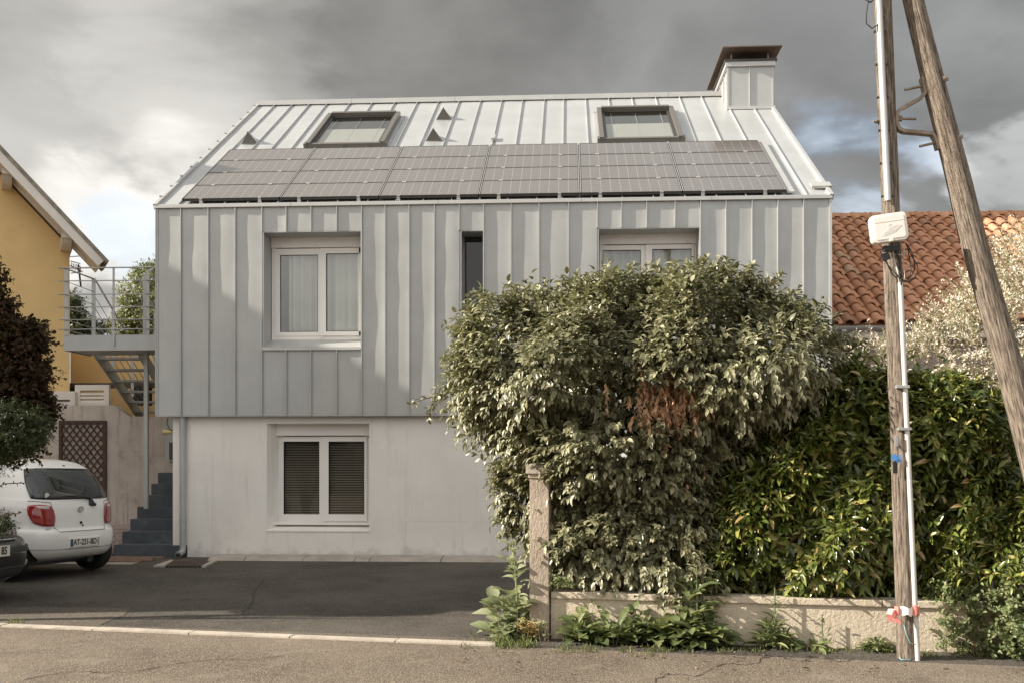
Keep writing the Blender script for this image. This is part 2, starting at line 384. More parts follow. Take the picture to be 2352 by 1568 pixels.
def splash():
    m = MAT['render_white']; nt = m.node_tree; b = nt.nodes['Principled BSDF']; src = b.inputs['Base Color'].links[0].from_socket
    g = N_(nt, 'ShaderNodeNewGeometry'); sp = N_(nt, 'ShaderNodeSeparateXYZ'); nt.links.new(g.outputs['Position'], sp.inputs[0])
    n = N_(nt, 'ShaderNodeTexNoise'); n.inputs['Scale'].default_value = 5.; n.inputs['Detail'].default_value = 8; n.inputs['Roughness'].default_value = .7; nt.links.new(g.outputs['Position'], n.inputs[0])
    lim = math_node(nt, 'MULTIPLY', math_node(nt, 'SUBTRACT', n.outputs[0], .35), .9)
    f = math_node(nt, 'SUBTRACT', lim, math_node(nt, 'MAXIMUM', sp.outputs[2], 0.))
    c = mixc(nt, mapr(nt, f, -.05, .15, 0., .33), src, (.30, .26, .21)); nt.links.new(c, b.inputs['Base Color'])
splash()

# ================================================================== SETTING: ground, driveway, street
def sheet(name, poly, z, m, kind='structure', parent=None):
    b = MB(); b.add([(p[0], p[1], z) for p in poly], [tuple(range(len(poly)))])
    me = b.mesh(name)
    for p in me.polygons:
        if p.normal.z < 0: p.flip()
    return link(name, me, MAT[m], parent, kind=kind)
sheet('ground', [(-500, -500), (500, -500), (500, 500), (-500, 500)], -.012, 'soil')
K0 = atZ(0, 1440); K1 = atZ(1075, 1482)                   # street side edge of the kerb strip
KD = (K1 - K0).normalized(); KN = Vector((-KD.y, KD.x, 0))
if KN.y < 0: KN = -KN                                     # away from the street
WL0 = atZ(1265, 1466); WL1 = atZ(2150, 1496)              # foot of the garden wall
WD = (WL1 - WL0).normalized(); WN = Vector((-WD.y, WD.x, 0))
if WN.y < 0: WN = -WN
def wl(px, py, off=0.):                                    # point on a vertical plane behind the garden wall foot
    return atPlane(px, py, WL0 + WN * off, WN)
def wall_pt(s, off, z): return WL0 + WD * s + WN * off + UP * z
a = K0 - KD * 40; b_ = K0 + KD * 60
sheet('driveway', [(a.x, a.y - .0), (b_.x, b_.y), (b_.x + 4, 14), (-30, 14)], 0., 'asphalt_dark')
kk = [K0 - KD * 40 + KN * .02, K0 + KD * 60 + KN * .02]
sheet('pavement', [(kk[0].x, kk[0].y), (kk[0].x - 2, kk[0].y - 30), (kk[1].x + 2, kk[1].y - 30), (kk[1].x, kk[1].y)], .004, 'asphalt_street')
# kerb strip of long flush stones
ks = thing('kerb', 'pale flush concrete kerb strip across the driveway mouth', 'kerb', K0)
ks['kind'] = 'structure'; del ks['category']
L = (K1 - K0).length + .25; s = -3.0; i = 0
while s < L:
    l = min(1.0, L - s); b = MB()
    c = K0 + KD * (s + l/2) + KN * .065
    j = random.uniform(-.003, .003)
    b.obox(c + UP * (.0 + j), KD * (l/2 - .006), KN * .065, UP * .022)
    b.build('kerb_stone', MAT['kerb'], ks, bevel=.006); s += l; i += 1
# sandy worn strip between asphalt and kerb, lighter worn patch of the driveway
pt = [atZ(*q) for q in ((-60, 1440), (-60, 1398), (60, 1393), (300, 1396), (285, 1412), (235, 1432), (225, 1440), (20, 1437))]
sheet('worn_asphalt', pt, .004, 'asphalt_patch')
K2 = [K0 - KD*3 + KN*.14, K1 + KN*.14 + KD*.3, K1 + KN*.36 + KD*.3, K0 - KD*3 + KN*.20]
sheet('gravel_strip', K2, .006, 'asphalt_patch')
mat('tar', (.022, .02, .018), .7)
ck = MB(); rc = random.Random(9)
for (sx_, sy_, ex_, ey_) in ((330, 1425, 820, 1345), (820, 1345, 1160, 1330), (60, 1560, 700, 1500), (1500, 1566, 1760, 1512), (1760, 1512, 1960, 1515), (600, 1330, 560, 1420)):
    A_ = atZ(sx_, sy_); B_ = atZ(ex_, ey_); n_ = 26; pts_ = []
    for i in range(n_+1): q_ = A_.lerp(B_, i/n_); pts_.append(Vector((q_.x + rc.uniform(-.02, .02), q_.y + rc.uniform(-.03, .03) + .10*math.sin(i*.5), .0085)))
    for i in range(n_):
        d_ = (pts_[i+1]-pts_[i]).normalized(); s_ = Vector((-d_.y, d_.x, 0))*rc.uniform(.002, .007); ck.add([pts_[i]-s_, pts_[i+1]-s_, pts_[i+1]+s_, pts_[i]+s_], [(0, 1, 2, 3)])
tag(ck.build('pavement_cracks', MAT['tar'], None), kind='structure')

# sloped concrete apron at the foot of the house wall, in separate lengths
YW = .15                                                   # ground floor wall face
ap = thing('apron', 'sloping concrete apron along the foot of the white wall', None, (0, 0, 0)); ap['kind'] = 'structure'
xs = [atY(p, 1300, -.5).x for p in (470, 555, 690, 810, 845, 1010, 1165, 1330, 1500)]
for x0, x1 in zip(xs[:-1], xs[1:]):
    b = MB(); x0 += .006; x1 -= .006
    b.prism([(x0, YW-.02, 0), (x0, YW-.02, .055), (x0, -.28, .045), (x0, -.42, .0)], (x1-x0, 0, 0))
    b.build('apron_slab', MAT['concrete'], ap, bevel=.008)

# ================================================================== ZINC HOUSE
HW = 11.1
ZB = atY(359, 953, 0).z; ZT = atY(359, 480, 0).z
Z0 = atY(361, 474, 0).z                                    # eave line of the roof plane
YR = 5.57; ZR = 9.57
SL = math.atan2(ZR - Z0, YR); cs, sn = math.cos(SL), math.sin(SL)
SLEN = math.hypot(YR, ZR - Z0)
def RP(x, s, n=0.): return Vector((x, s*cs - n*sn, Z0 + s*sn + n*cs))
def roofXS(px, py, n=0.):
    p0 = RP(0, 0, n); p = atPlane(px, py, p0, Vector((0, -sn, cs)))
    q = p - p0; return p.x, q.y*cs + q.z*sn
house = thing('zinc_clad_house', 'grey zinc clad house with steep metal roof and a white rendered ground floor', 'house', (0, 0, 0))

REC = .42
def span(px0, py0, px1, py1, Y): a = atY(px0, py0, Y); b = atY(px1, py1, Y); return a.x, b.x, b.z, a.z
# openings in the metal facade (x0,x1,z0,z1)
O1 = span(604, 533, 830, 796, 0); O2 = span(1058, 530, 1111, 792, 0); O3 = span(1374, 525, 1608, 790, 0)
OPEN = [O1, O2, O3]
def wall_with_openings(mb, x0, x1, z0, z1, y0, y1, ops):
    xs = sorted({x0, x1, *[v for o in ops for v in o[:2]]}); zs = sorted({z0, z1, *[v for o in ops for v in o[2:]]})
    for a, b in zip(xs[:-1], xs[1:]):
        for c, d in zip(zs[:-1], zs[1:]):
            mx, mz = (a+b)/2, (c+d)/2
            if any(o[0] < mx < o[1] and o[2] < mz < o[3] for o in ops): continue
            mb.box(a, b, y0, y1, c, d)
b = MB(); wall_with_openings(b, .02, HW-.02, ZB+.01, ZT, .03, REC+.12, OPEN)
b.box(.02, .3, REC+.12, 11, ZB+.01, ZT); b.box(HW-.3, HW-.02, REC+.12, 11, ZB+.01, ZT); b.box(.3, HW-.3, 10.8, 11, ZB+.01, ZT)
b.box(.02, HW-.02, REC+.12, 11, ZB-.1+.11, ZB+.12)
for x0, x1 in ((.02, .3), (HW-.3, HW-.02)):
    b.prism([(x0, .03, ZT), (x0, 11.1, ZT), (x0, YR, ZR-.08)], (x1-x0, 0, 0))
b.build('upper_wall', MAT['zinc'], house)
# wall cladding
seam_px = [359, 416, 479, 541, 602.5, 658, 715, 774, 831, 885, 940, 998, 1055, 1111, 1174, 1238, 1306, 1372, 1427, 1485, 1550, 1608.5, 1667, 1727, 1786, 1845, 1909.5]
SX = [atY(p, 480, 0).x for p in seam_px]; SX[0] = 0.; SX[-1] = HW
def zinc_sheet(fn, w, h, nx, nz, seed, amp, bow):
    vs = []; fs = []
    for j in range(nz+1):
        for i in range(nx+1):
            u, v = i/nx, j/nz
            d = noise.noise(Vector((seed*7.3 + u*.9, v*h*.9, seed))) * amp + noise.noise(Vector((seed*3.1, v*h*2.1 + u*.6, 5.))) * amp * .55
            edge = min(1., 5*min(u, 1-u))
            vs.append(fn(u, v, d*edge + bow*math.sin(math.pi*u)))
    for j in range(nz):
        for i in range(nx):
            a = j*(nx+1)+i; fs.append((a, a+1, a+nx+2, a+nx+1))
    return vs, fs
def cladding_panel(x0, x1, z0, z1, k, name='cladding_panel'):
    x0 += .001; x1 -= .001
    fn = lambda u, v, d: (x0 + (x1-x0)*u, .006 - d, z0 + (z1-z0)*v)
    me_v, me_f = zinc_sheet(fn, x1-x0, z1-z0, 10, max(4, int((z1-z0)/.12)), k, .009, .003)
    b = MB(); b.add(me_v, me_f)
    b.box(x0-.007, x0+.007, -.033, .022, z0, z1)          # standing seam
    o = b.build(name, MAT['zinc'], house, smooth=True, sharp=35)
    return o
k = 0
for i in range(len(SX)-1):
    x0, x1 = SX[i], SX[i+1]; mx = (x0+x1)/2; cuts = [(ZB, ZT)]
    for o in OPEN:
        if o[0]-.03 < mx < o[1]+.03: cuts = [(ZB, o[2]-.05), (o[3]+.005, ZT)]
    for z0, z1 in cuts: cladding_panel(x0, x1, z0, z1, k+.5); k += 1
# corner, bottom and eave trims
b = MB(); b.box(-.012, .03, -.015, .04, ZB-.004, ZT); b.build('corner_trim', MAT['zinc_trim'], house)
b = MB(); b.box(HW-.03, HW+.012, -.015, .04, ZB-.004, ZT); b.build('corner_trim', MAT['zinc_trim'], house)
b = MB(); b.box(-.012, HW+.012, -.008, .1, ZB-.018, ZB-.004); b.build('bottom_trim', MAT['zinc_trim'], house)
xs = [-.02, 2.3, 4.75, 7.1, 9.2, HW+.02]
for x0, x1 in zip(xs[:-1], xs[1:]):
    b = MB(); b.box(x0, x1-.004, -.04, .06, ZT+.0, ZT+.062); b.build('eave_flashing', MAT['zinc_trim'], house, bevel=.006)
b = MB(); b.box(0, HW, .012, .10, ZT+.062, Z0-.012); b.build('eave_gutter', MAT['black_metal'], house)
# gable side cladding (left and right ends, one sheet per side with its verge edge)
for x0, nm in ((-.012, 'gable_sheet'), (HW, 'gable_sheet')):
    b = MB(); b.prism([(x0, .04, ZB), (x0, 11.1, ZB), (x0, 11.1, ZT), (x0, YR, ZR-.06), (x0, .04, ZT)], (.012, 0, 0)); b.build(nm, MAT['zinc'], house)

# roof
rx_px = [635, 675, 714, 754, 806, 857, 909, 961, 1009, 1056, 1105, 1153.5, 1201, 1251, 1295, 1345, 1397, 1450, 1504, 1558, 1608, 1658]
RX = [0.] + [atPlane(p, 232, Vector((0, YR, 0)), Vector((0, 1, 0))).x for p in rx_px]
RX = [x for x in RX if x < 10.35] + [10.72, HW]
for i in range(len(RX)-1):
    x0, x1 = RX[i]+.001, RX[i+1]-.001
    fn = lambda u, v, d: tuple(RP(x0+(x1-x0)*u, .02 + (SLEN-.03)*v, -.004 + d))
    vs, fs = zinc_sheet(fn, 1, SLEN, 8, 30, i+40.5, .005, .003)
    b = MB(); b.add(vs, fs)
    if i: 
        p = [RP(x0-.005, .02, -.02), RP(x0+.005, .02, -.02), RP(x0+.005, SLEN-.05, -.02), RP(x0-.005, SLEN-.05, -.02)]
        q = [RP(x0-.005, .02, .030), RP(x0+.005, .02, .030), RP(x0+.005, SLEN-.05, .030), RP(x0-.005, SLEN-.05, .030)]
        b.hexa(p+q)
    b.build('roof_panel', MAT['zinc_roof'], house, smooth=True, sharp=35)
b = MB(); b.hexa([RP(.01, 0, -.16), RP(HW-.01, 0, -.16), RP(HW-.01, SLEN, -.16), RP(.01, SLEN, -.16), RP(.01, 0, -.02), RP(HW-.01, 0, -.02), RP(HW-.01, SLEN, -.02), RP(.01, SLEN, -.02)])
b.build('roof_deck', MAT['black_metal'], house)
b = MB(); b.hexa([(-.02, YR, ZR-.1), (HW+.02, YR, ZR-.1), (HW+.02, 11.14, Z0-.1), (-.02, 11.14, Z0-.1), (-.02, YR, ZR), (HW+.02, YR, ZR), (HW+.02, 11.14, Z0), (-.02, 11.14, Z0)])
b.build('rear_roof', MAT['zinc_roof'], house)
for x0, x1 in ((-.035, .025), (HW-.025, HW+.035)):        # verge strips
    b = MB(); b.hexa([RP(x0, -.03, -.05), RP(x1, -.03, -.05), RP(x1, SLEN, -.05), RP(x0, SLEN, -.05), RP(x0, -.03, .045), RP(x1, -.03, .045), RP(x1, SLEN, .045), RP(x0, SLEN, .045)])
    b.build('verge_trim', MAT['zinc_trim'], house)
for s in np.arange(.35, SLEN, .55):                       # little clips along the left verge
    b = MB(); b.obox(RP(-.035, s, .045), (.02, 0, 0), RP(0, .012) - RP(0, 0), (0, -sn*.02, cs*.02)); b.build('verge_clip', MAT['zinc_trim'], house)
xs = [-.05, 2.1, 4.4, 6.6, 9.05, HW+.05]
for x0, x1 in zip(xs[:-1], xs[1:]):
    b = MB(); b.prism([(x0, YR-.15, ZR-.065), (x0, YR-.15, ZR+.035), (x0, YR, ZR+.085), (x0, YR+.15, ZR+.02), (x0, YR+.15, ZR-.06)], (x1-x0-.006, 0, 0))
    b.build('ridge_cap', MAT['zinc_trim'], house)
# solar panels: 6 x 4
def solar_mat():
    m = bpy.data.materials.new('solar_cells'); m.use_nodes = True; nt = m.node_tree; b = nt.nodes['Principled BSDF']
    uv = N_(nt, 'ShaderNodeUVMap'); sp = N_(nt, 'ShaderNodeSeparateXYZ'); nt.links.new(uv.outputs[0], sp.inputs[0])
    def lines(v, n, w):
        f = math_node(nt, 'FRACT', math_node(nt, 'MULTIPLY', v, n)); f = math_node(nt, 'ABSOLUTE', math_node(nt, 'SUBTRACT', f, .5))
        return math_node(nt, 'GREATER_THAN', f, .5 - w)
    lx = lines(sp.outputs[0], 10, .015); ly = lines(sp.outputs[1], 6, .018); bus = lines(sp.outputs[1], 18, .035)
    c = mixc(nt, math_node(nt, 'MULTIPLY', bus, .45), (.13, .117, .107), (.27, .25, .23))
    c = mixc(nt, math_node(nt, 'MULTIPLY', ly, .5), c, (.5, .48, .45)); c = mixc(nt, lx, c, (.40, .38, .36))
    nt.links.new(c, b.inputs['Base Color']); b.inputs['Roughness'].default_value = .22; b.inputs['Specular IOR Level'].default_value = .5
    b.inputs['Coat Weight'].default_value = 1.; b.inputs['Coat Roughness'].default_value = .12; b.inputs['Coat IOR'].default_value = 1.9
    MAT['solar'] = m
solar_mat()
PN = .09
xa, _ = roofXS(412, 462, PN); xb, _ = roofXS(1808, 440, PN); _, s1 = roofXS(1740, 322, PN); _, s1b = roofXS(530, 345, PN); s0 = .075
s1 = (s1+s1b)/2
pw = (xb-xa)/6; ph = (s1-s0)/4
b = MB(); x, y = pw/2-.008, ph/2-.003
b.add([(-x, -y, 0), (x, -y, 0), (x, y, 0), (-x, y, 0)], [(0, 1, 2, 3)])
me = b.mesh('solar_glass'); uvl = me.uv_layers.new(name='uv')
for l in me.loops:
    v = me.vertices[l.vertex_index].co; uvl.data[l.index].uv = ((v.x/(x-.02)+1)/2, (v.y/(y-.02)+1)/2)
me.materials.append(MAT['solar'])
b = MB()
for q in ((-x, -x+.022, -y, y), (x-.022, x, -y, y), (-x+.022, x-.022, -y, -y+.007), (-x+.022, x-.022, y-.006, y)): b.box(q[0], q[1], q[2], q[3], -.045, .004)
b.box(-x+.022, x-.022, -y+.007, y-.006, -.04, -.012)
mf = b.mesh('panel_frame'); mf.materials.append(MAT['black_metal'])
b = MB(); b.box(-x, -x+.012, -y, y, .004, .0065); mt = b.mesh('edge_strip'); mt.materials.append(MAT['galv'])
b = MB(); b.box(x-.012, x, -y, y, .004, .0065); mt2 = b.mesh('edge_strip'); mt2.materials.append(MAT['galv'])
b = MB(); b.box(-.035, .035, -.03, .03, -.004, .010); mc = b.mesh('panel_clamp', bevel=.004); mc.materials.append(MAT['galv'])
b = MB(); b.box(-.026, .026, -.022, -.002, -.085, .008); b.box(-.032, .032, -.026, -.0225, -.09, -.05); mh = b.mesh('roof_hook'); mh.materials.append(MAT['galv'])
rotS = Matrix.Rotation(SL, 4, 'X')
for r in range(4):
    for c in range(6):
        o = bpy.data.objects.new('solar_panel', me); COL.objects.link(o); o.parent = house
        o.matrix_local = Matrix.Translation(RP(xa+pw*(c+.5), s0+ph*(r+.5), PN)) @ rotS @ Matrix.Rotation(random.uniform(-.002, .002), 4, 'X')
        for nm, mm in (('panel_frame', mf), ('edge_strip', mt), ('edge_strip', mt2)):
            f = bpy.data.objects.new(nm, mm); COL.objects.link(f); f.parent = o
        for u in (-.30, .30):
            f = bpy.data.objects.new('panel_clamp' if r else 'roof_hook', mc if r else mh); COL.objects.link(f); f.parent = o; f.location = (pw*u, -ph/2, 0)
b = MB()
for c in range(12):
    for n_ in range(1): b.obox(RP(xa+pw*(c//2+.5)+pw*(.3 if c % 2 else -.3), (s0+s1)/2, .03), (.02, 0, 0), (RP(0, (s1-s0)/2+.02)-RP(0, 0)), (0, -sn*.012, cs*.012))
b.build('mounting_rails', MAT['galv'], house)
# flashing sheets round the array
for x0, x1 in ((xb+.02, xb+.14),):
    b = MB(); b.obox(RP((x0+x1)/2, (s0+s1)/2, .05), ((x1-x0)/2, 0, 0), RP(0, (s1-s0)/2)-RP(0, 0), (0, -sn*.012, cs*.012)); b.build('array_flashing', MAT['zinc_trim'], house)
b = MB(); b.obox(RP((xa+xb)/2, s1+.05, .04), ((xb-xa)/2+.05, 0, 0), RP(0, .035)-RP(0, 0), (0, -sn*.02, cs*.02)); b.build('array_flashing', MAT['zinc_trim'], house)
# roof windows
def roof_window(pts):
    q = [roofXS(px, py, .1) for px, py in pts]      # TL TR BR BL
    x0 = (q[0][0]+q[3][0])/2; x1 = (q[1][0]+q[2][0])/2; t = (q[0][1]+q[1][1])/2; bt = (q[2][1]+q[3][1])/2
    w = MB()
    def bx(mb, xa_, xb_, sa, sb, na, nb):
        mb.hexa([RP(xa_, sa, na), RP(xb_, sa, na), RP(xb_, sb, na), RP(xa_, sb, na), RP(xa_, sa, nb), RP(xb_, sa, nb), RP(xb_, sb, nb), RP(xa_, sb, nb)])
    bx(w, x0, x0+.09, bt, t, 0, .13); bx(w, x1-.09, x1, bt, t, 0, .13); bx(w, x0+.09, x1-.09, t-.11, t, 0, .155); bx(w, x0+.09, x1-.09, bt, bt+.09, 0, .10)
    o = w.build('roof_window', MAT['skylight_frame'], house, bevel=.008)
    w = MB(); bx(w, x0+.09, x0+.15, bt+.09, t-.11, .03, .075); bx(w, x1-.15, x1-.09, bt+.09, t-.11, .03, .075); bx(w, x0+.15, x1-.15, bt+.09, bt+.15, .03, .075); bx(w, x0+.15, x1-.15, t-.17, t-.11, .03, .075)
    w.build('sash', MAT['black_metal'], o)
    w = MB(); w.quad(RP(x0+.13, bt+.13, .06), RP(x1-.13, bt+.13, .06), RP(x1-.13, t-.15, .06), RP(x0+.13, t-.15, .06)); w.build('pane', MAT['glass'], o)
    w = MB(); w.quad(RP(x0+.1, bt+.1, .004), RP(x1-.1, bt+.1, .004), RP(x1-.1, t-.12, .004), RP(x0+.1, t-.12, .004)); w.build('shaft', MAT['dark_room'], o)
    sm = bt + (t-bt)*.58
    w = MB(); bx(w, x0+.15, x1-.15, bt+.14, sm, .022, .028); w.build('blind', MAT['blind'], o)  # pale sheet under the lower part of the pane
    for xc in (x0-.01, x1+.01):
        w = MB(); bx(w, xc-.03, xc+.03, bt-.02, bt+.14, .02, .11); w.build('hinge_cover', MAT['skylight_frame'], o, bevel=.01)
    w = MB(); bx(w, x0-.07, x1+.07, t, t+.12, 0, .03); bx(w, x0-.07, x0, bt-.1, t, 0, .02); bx(w, x1, x1+.07, bt-.1, t, 0, .02); bx(w, x0-.07, x1+.07, bt-.14, bt, 0, .018)
    w.build('flashing', MAT['zinc_roof'], o)
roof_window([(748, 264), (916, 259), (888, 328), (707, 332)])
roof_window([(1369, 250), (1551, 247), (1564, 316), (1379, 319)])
# triangular roof vents
for px, py in ((574, 332), (1020, 276), (997, 325)):
    x, s = roofXS(px, py, 0); w = MB(); h = .17
    w.add([RP(x-h, s, .0), RP(x+h, s, 0), RP(x, s, .26), RP(x, s+.42, .0)], [(0, 1, 2), (1, 3, 2), (3, 0, 2)])
    o = w.build('roof_vent', MAT['zinc_roof'], house)
    w = MB(); w.add([RP(x-h+.012, s-.006, .012), RP(x+h-.012, s-.006, .012), RP(x, s-.006, .24)], [(0, 1, 2)]); w.build('vent_opening', MAT['skylight_frame'], o)
x, s = roofXS(1133, 326, 0); w = MB(); w.obox(RP(x, s+.1, .05), (.035, 0, 0), RP(0, .12)-RP(0, 0), (0, -sn*.03, cs*.03)); w.build('snow_guard', MAT['zinc_trim'], house)
x, s = roofXS(1885, 434, 0); w = MB(); w.obox(RP(x, s+.04, .05), (.16, 0, 0), RP(0, .10)-RP(0, 0), (0, -sn*.02, cs*.02)); w.build('eave_bracket', MAT['zinc_trim'], house)
# chimney
xc0, sc = roofXS(1672, 251); xc1, _ = roofXS(1776, 251)
YC0 = RP(0, sc).y; YC1 = YC0 + 1.85; zc0 = RP(0, sc).z; zc1 = atY(1720, 143, YC0).z
b = MB(); b.box(xc0, xc1, YC0, YC1, ZR-1.3, zc1); ch = b.build('chimney', MAT['zinc'], house)
xm = xc0 + (xc1-xc0)*.48
for x in (xm,):
    b = MB(); b.box(x-.006, x+.006, YC0-.028, YC0, zc0-.1, zc1-.1); b.build('chimney_seam', MAT['zinc_trim'], ch)
for y in np.linspace(YC0, YC1, 5):
    b = MB(); b.box(xc0-.028, xc0, y-.006, y+.006, ZR-1, zc1-.1); b.build('chimney_seam', MAT['zinc_trim'], ch)
for x in (xc0, xc1):
    b = MB(); b.box(x-.012, x+.012, YC0-.012, YC0+.012, zc0-.1, zc1-.1); b.build('corner_trim', MAT['zinc_trim'], ch)
b = MB(); b.box(xc0-.05, xc1+.05, YC0-.05, YC1+.05, zc1-.10, zc1+.0); b.build('chimney_collar', MAT['zinc_trim'], ch)
b = MB(); b.box(xc0-.08, xc1+.08, YC0-.08, YC1+.08, zc1+.0, zc1+.035); b.build('chimney_collar', MAT['black_metal'], ch)
b = MB(); b.box(xc0-.04, xc1+.04, YC0-.075, YC0, zc0-.035, zc0+.03); b.build('chimney_flashing', MAT['zinc_trim'], ch)
for x in (xc0+.08, xc1-.08):
    for y in (YC0+.08, YC1-.08):
        b = MB(); b.box(x-.012, x+.012, y-.012, y+.012, zc1, zc1+.2); b.build('cap_leg', MAT['zinc_trim'], ch)
mat('cap_brown', (.16, .115, .085), .4, .5, .05, 10., .2, 3.)
b = MB(); b.box(xc0-.15, xc1+.14, YC0-.28, YC1+.22, zc1+.2, zc1+.222); b.build('cap_plate', MAT['cap_brown'], ch)

# ---- windows of the metal storey
def reveal(o, zt, sill=True):
    x0, x1, z0, z1 = o; zsill = atY(740, 781, REC).z + .01
    for nm, q in (('reveal', (x0-.0, x0+.012, .0, REC, z0, z1)), ('reveal', (x1-.012, x1, .0, REC, z0, z1)), ('reveal', (x0+.012, x1-.012, .0, REC, z1-.012, z1))):
        b = MB(); b.box(*q); b.build(nm, MAT['zinc'], house)
    b = MB(); b.prism([(x0-.0, -.035, z0-.05), (x0, -.035, z0-.008), (x0, REC, zsill), (x0, REC, z0-.05)], (x1-x0, 0, 0)); b.build('window_sill', MAT['zinc_trim'], house)
for o in OPEN: reveal(o, 0)
def curtain(parent, x0, x1, z0, z1, y, lam=.13, amp=.034, gap=0.):
    n = int((x1-x0)/.012); vs = []; fs = []
    for i in range(n+1):
        x = x0 + (x1-x0)*i/n
        for k_, z in enumerate((z1, z0+.2, z0)):
            ph_ = x*6.28/lam + 1.3*math.sin(x*3.1)
            vs.append((x + gap*(1 if k_ == 2 else 0)*(i/n), y + amp*math.sin(ph_)*(.7+.3*k_) + .01*math.sin(ph_*.37), z))
    for i in range(n):
        for k_ in range(2): a = i*3+k_; fs.append((a, a+3, a+4, a+1))
    b = MB(); b.add(vs, fs); return b.build('curtain', MAT['curtain'], parent, smooth=True)
def fr(mb, x0, x1, z0, z1, w, y0, y1, wt=None, wb=None):
    wt = wt or w; wb = wb or w
    mb.box(x0, x0+w, y0, y1, z0, z1); mb.box(x1-w, x1, y0, y1, z0, z1); mb.box(x0+w, x1-w, y0, y1, z1-wt, z1); mb.box(x0+w, x1-w, y0, y1, z0, z0+wb)
def casement(px, split, Y, panes, box_py=None, blinds=False):
    """px=(x0,y0,x1,y1) frame in picture, split x, panes list of (x0,y0,x1,y1)"""
    x0, x1, z0, z1 = span(*px, Y)
    b = MB(); fr(b, x0, x1, z0, z1, .075, Y, Y+.10); win = b.build('window', MAT['pvc'], house, bevel=.004)
    zb = atY(px[0], box_py, Y).z
    b = MB(); b.box(x0+.0, x1-.0, Y-.03, Y-.001, zb, z1-.002); b.build('shutter_box', MAT['pvc'], win, bevel=.005)
    b = MB(); b.box(x0+.06, x1-.06, Y-.036, Y-.031, zb+.008, zb+.075); b.build('box_rail', MAT['pvc'], win, bevel=.002)
    for q in (.1, .5, .9):
        b = MB(); b.tube([(x0+(x1-x0)*q, Y-.037, zb+.03), (x0+(x1-x0)*q, Y-.044, zb+.03)], .006, 6); b.build('screw', MAT['seam_dark'], win)
    zt = zb - .012
    xm = atY(split, 700, Y).x
    for k_, (a, c) in enumerate(((x0+.05, xm+.02), (xm-.02, x1-.05))):
        pn = span(*panes[k_], Y-.02); yy = Y-.03 if k_ else Y-.012
        sx0, sx1 = a, c
        b = MB()
        if k_: b.box(sx0, pn[0], yy, yy+.045, z0+.06, zt)
        else: b.box(sx0, pn[0], yy, yy+.045, z0+.06, zt)
        b.box(pn[1], sx1, yy, yy+.045, z0+.06, zt) if k_ else b.box(pn[1], xm-.022, yy, yy+.045, z0+.06, zt)
        e1 = pn[1]; b.box(pn[0], e1, yy, yy+.045, z0+.06, pn[2]); b.box(pn[0], e1, yy, yy+.045, pn[3], zt)
        o = b.build('sash', MAT['pvc'], win, bevel=.003)
        b = MB(); fr(b, pn[0], pn[1], pn[2], pn[3], .008, yy+.004, yy+.03); b.build('seal', MAT['dark_seal'], win)
        b = MB(); b.quad((pn[0], yy+.02, pn[2]), (pn[1], yy+.02, pn[2]), (pn[1], yy+.02, pn[3]), (pn[0], yy+.02, pn[3])); b.build('pane', MAT['glass_dark' if blinds else 'glass'], win)
        if blinds:
            b = MB(); z = pn[2]+.01
            while z < pn[3]:
                b.hexa([(pn[0]+.01, yy+.060, z), (pn[1]-.01, yy+.060, z), (pn[1]-.01, yy+.080, z+.010), (pn[0]+.01, yy+.080, z+.010),
                        (pn[0]+.01, yy+.060, z+.0015), (pn[1]-.01, yy+.060, z+.0015), (pn[1]-.01, yy+.080, z+.0115), (pn[0]+.01, yy+.080, z+.0115)]); z += .0285
            b.build('venetian_blind', MAT['blind_slat'], win)
        else:
            g = .12 if (k_ == 0 and split < 1000) else 0
            curtain(win, pn[0]+g, pn[1]+.02, pn[2]-.05, pn[3]+.02, yy+.10, .15 + .05*k_)
    b = MB(); b.box(xm-.03, xm+.03, Y-.036, Y-.031, z0+.035, z0+.055); b.build('latch', MAT['pvc'], win)
    return win
mat('blind_slat', (.62, .56, .47), .5)
YU = REC
casement((624, 545, 831.5, 779), 739, YU, [(643, 586, 730, 762), (749, 583, 831, 761)], 571)
casement((1377, 538, 1600, 790), 1485, YU, [(1385, 575, 1472, 770), (1498, 573, 1588, 770)], 563)
# narrow dark window
x0, x1, z0, z1 = span(1063, 536, 1113, 790, YU)
b = MB(); fr(b, x0, x1, z0, z1, .028, YU-.02, YU+.05); o = b.build('window', MAT['zinc_trim'], house)
b = MB(); b.quad((x0+.02, YU, z0+.02), (x1-.02, YU, z0+.02), (x1-.02, YU, z1-.02), (x0+.02, YU, z1-.02)); b.build('pane', MAT['glass_dark'], o)
b = MB(); b.box(x0+.02, x1-.02, YU+.06, YU+.08, z0+.02, z1-.02); b.build('blind', MAT['dark_room'], o)  # near-black sheet standing in for the darkness of the room behind

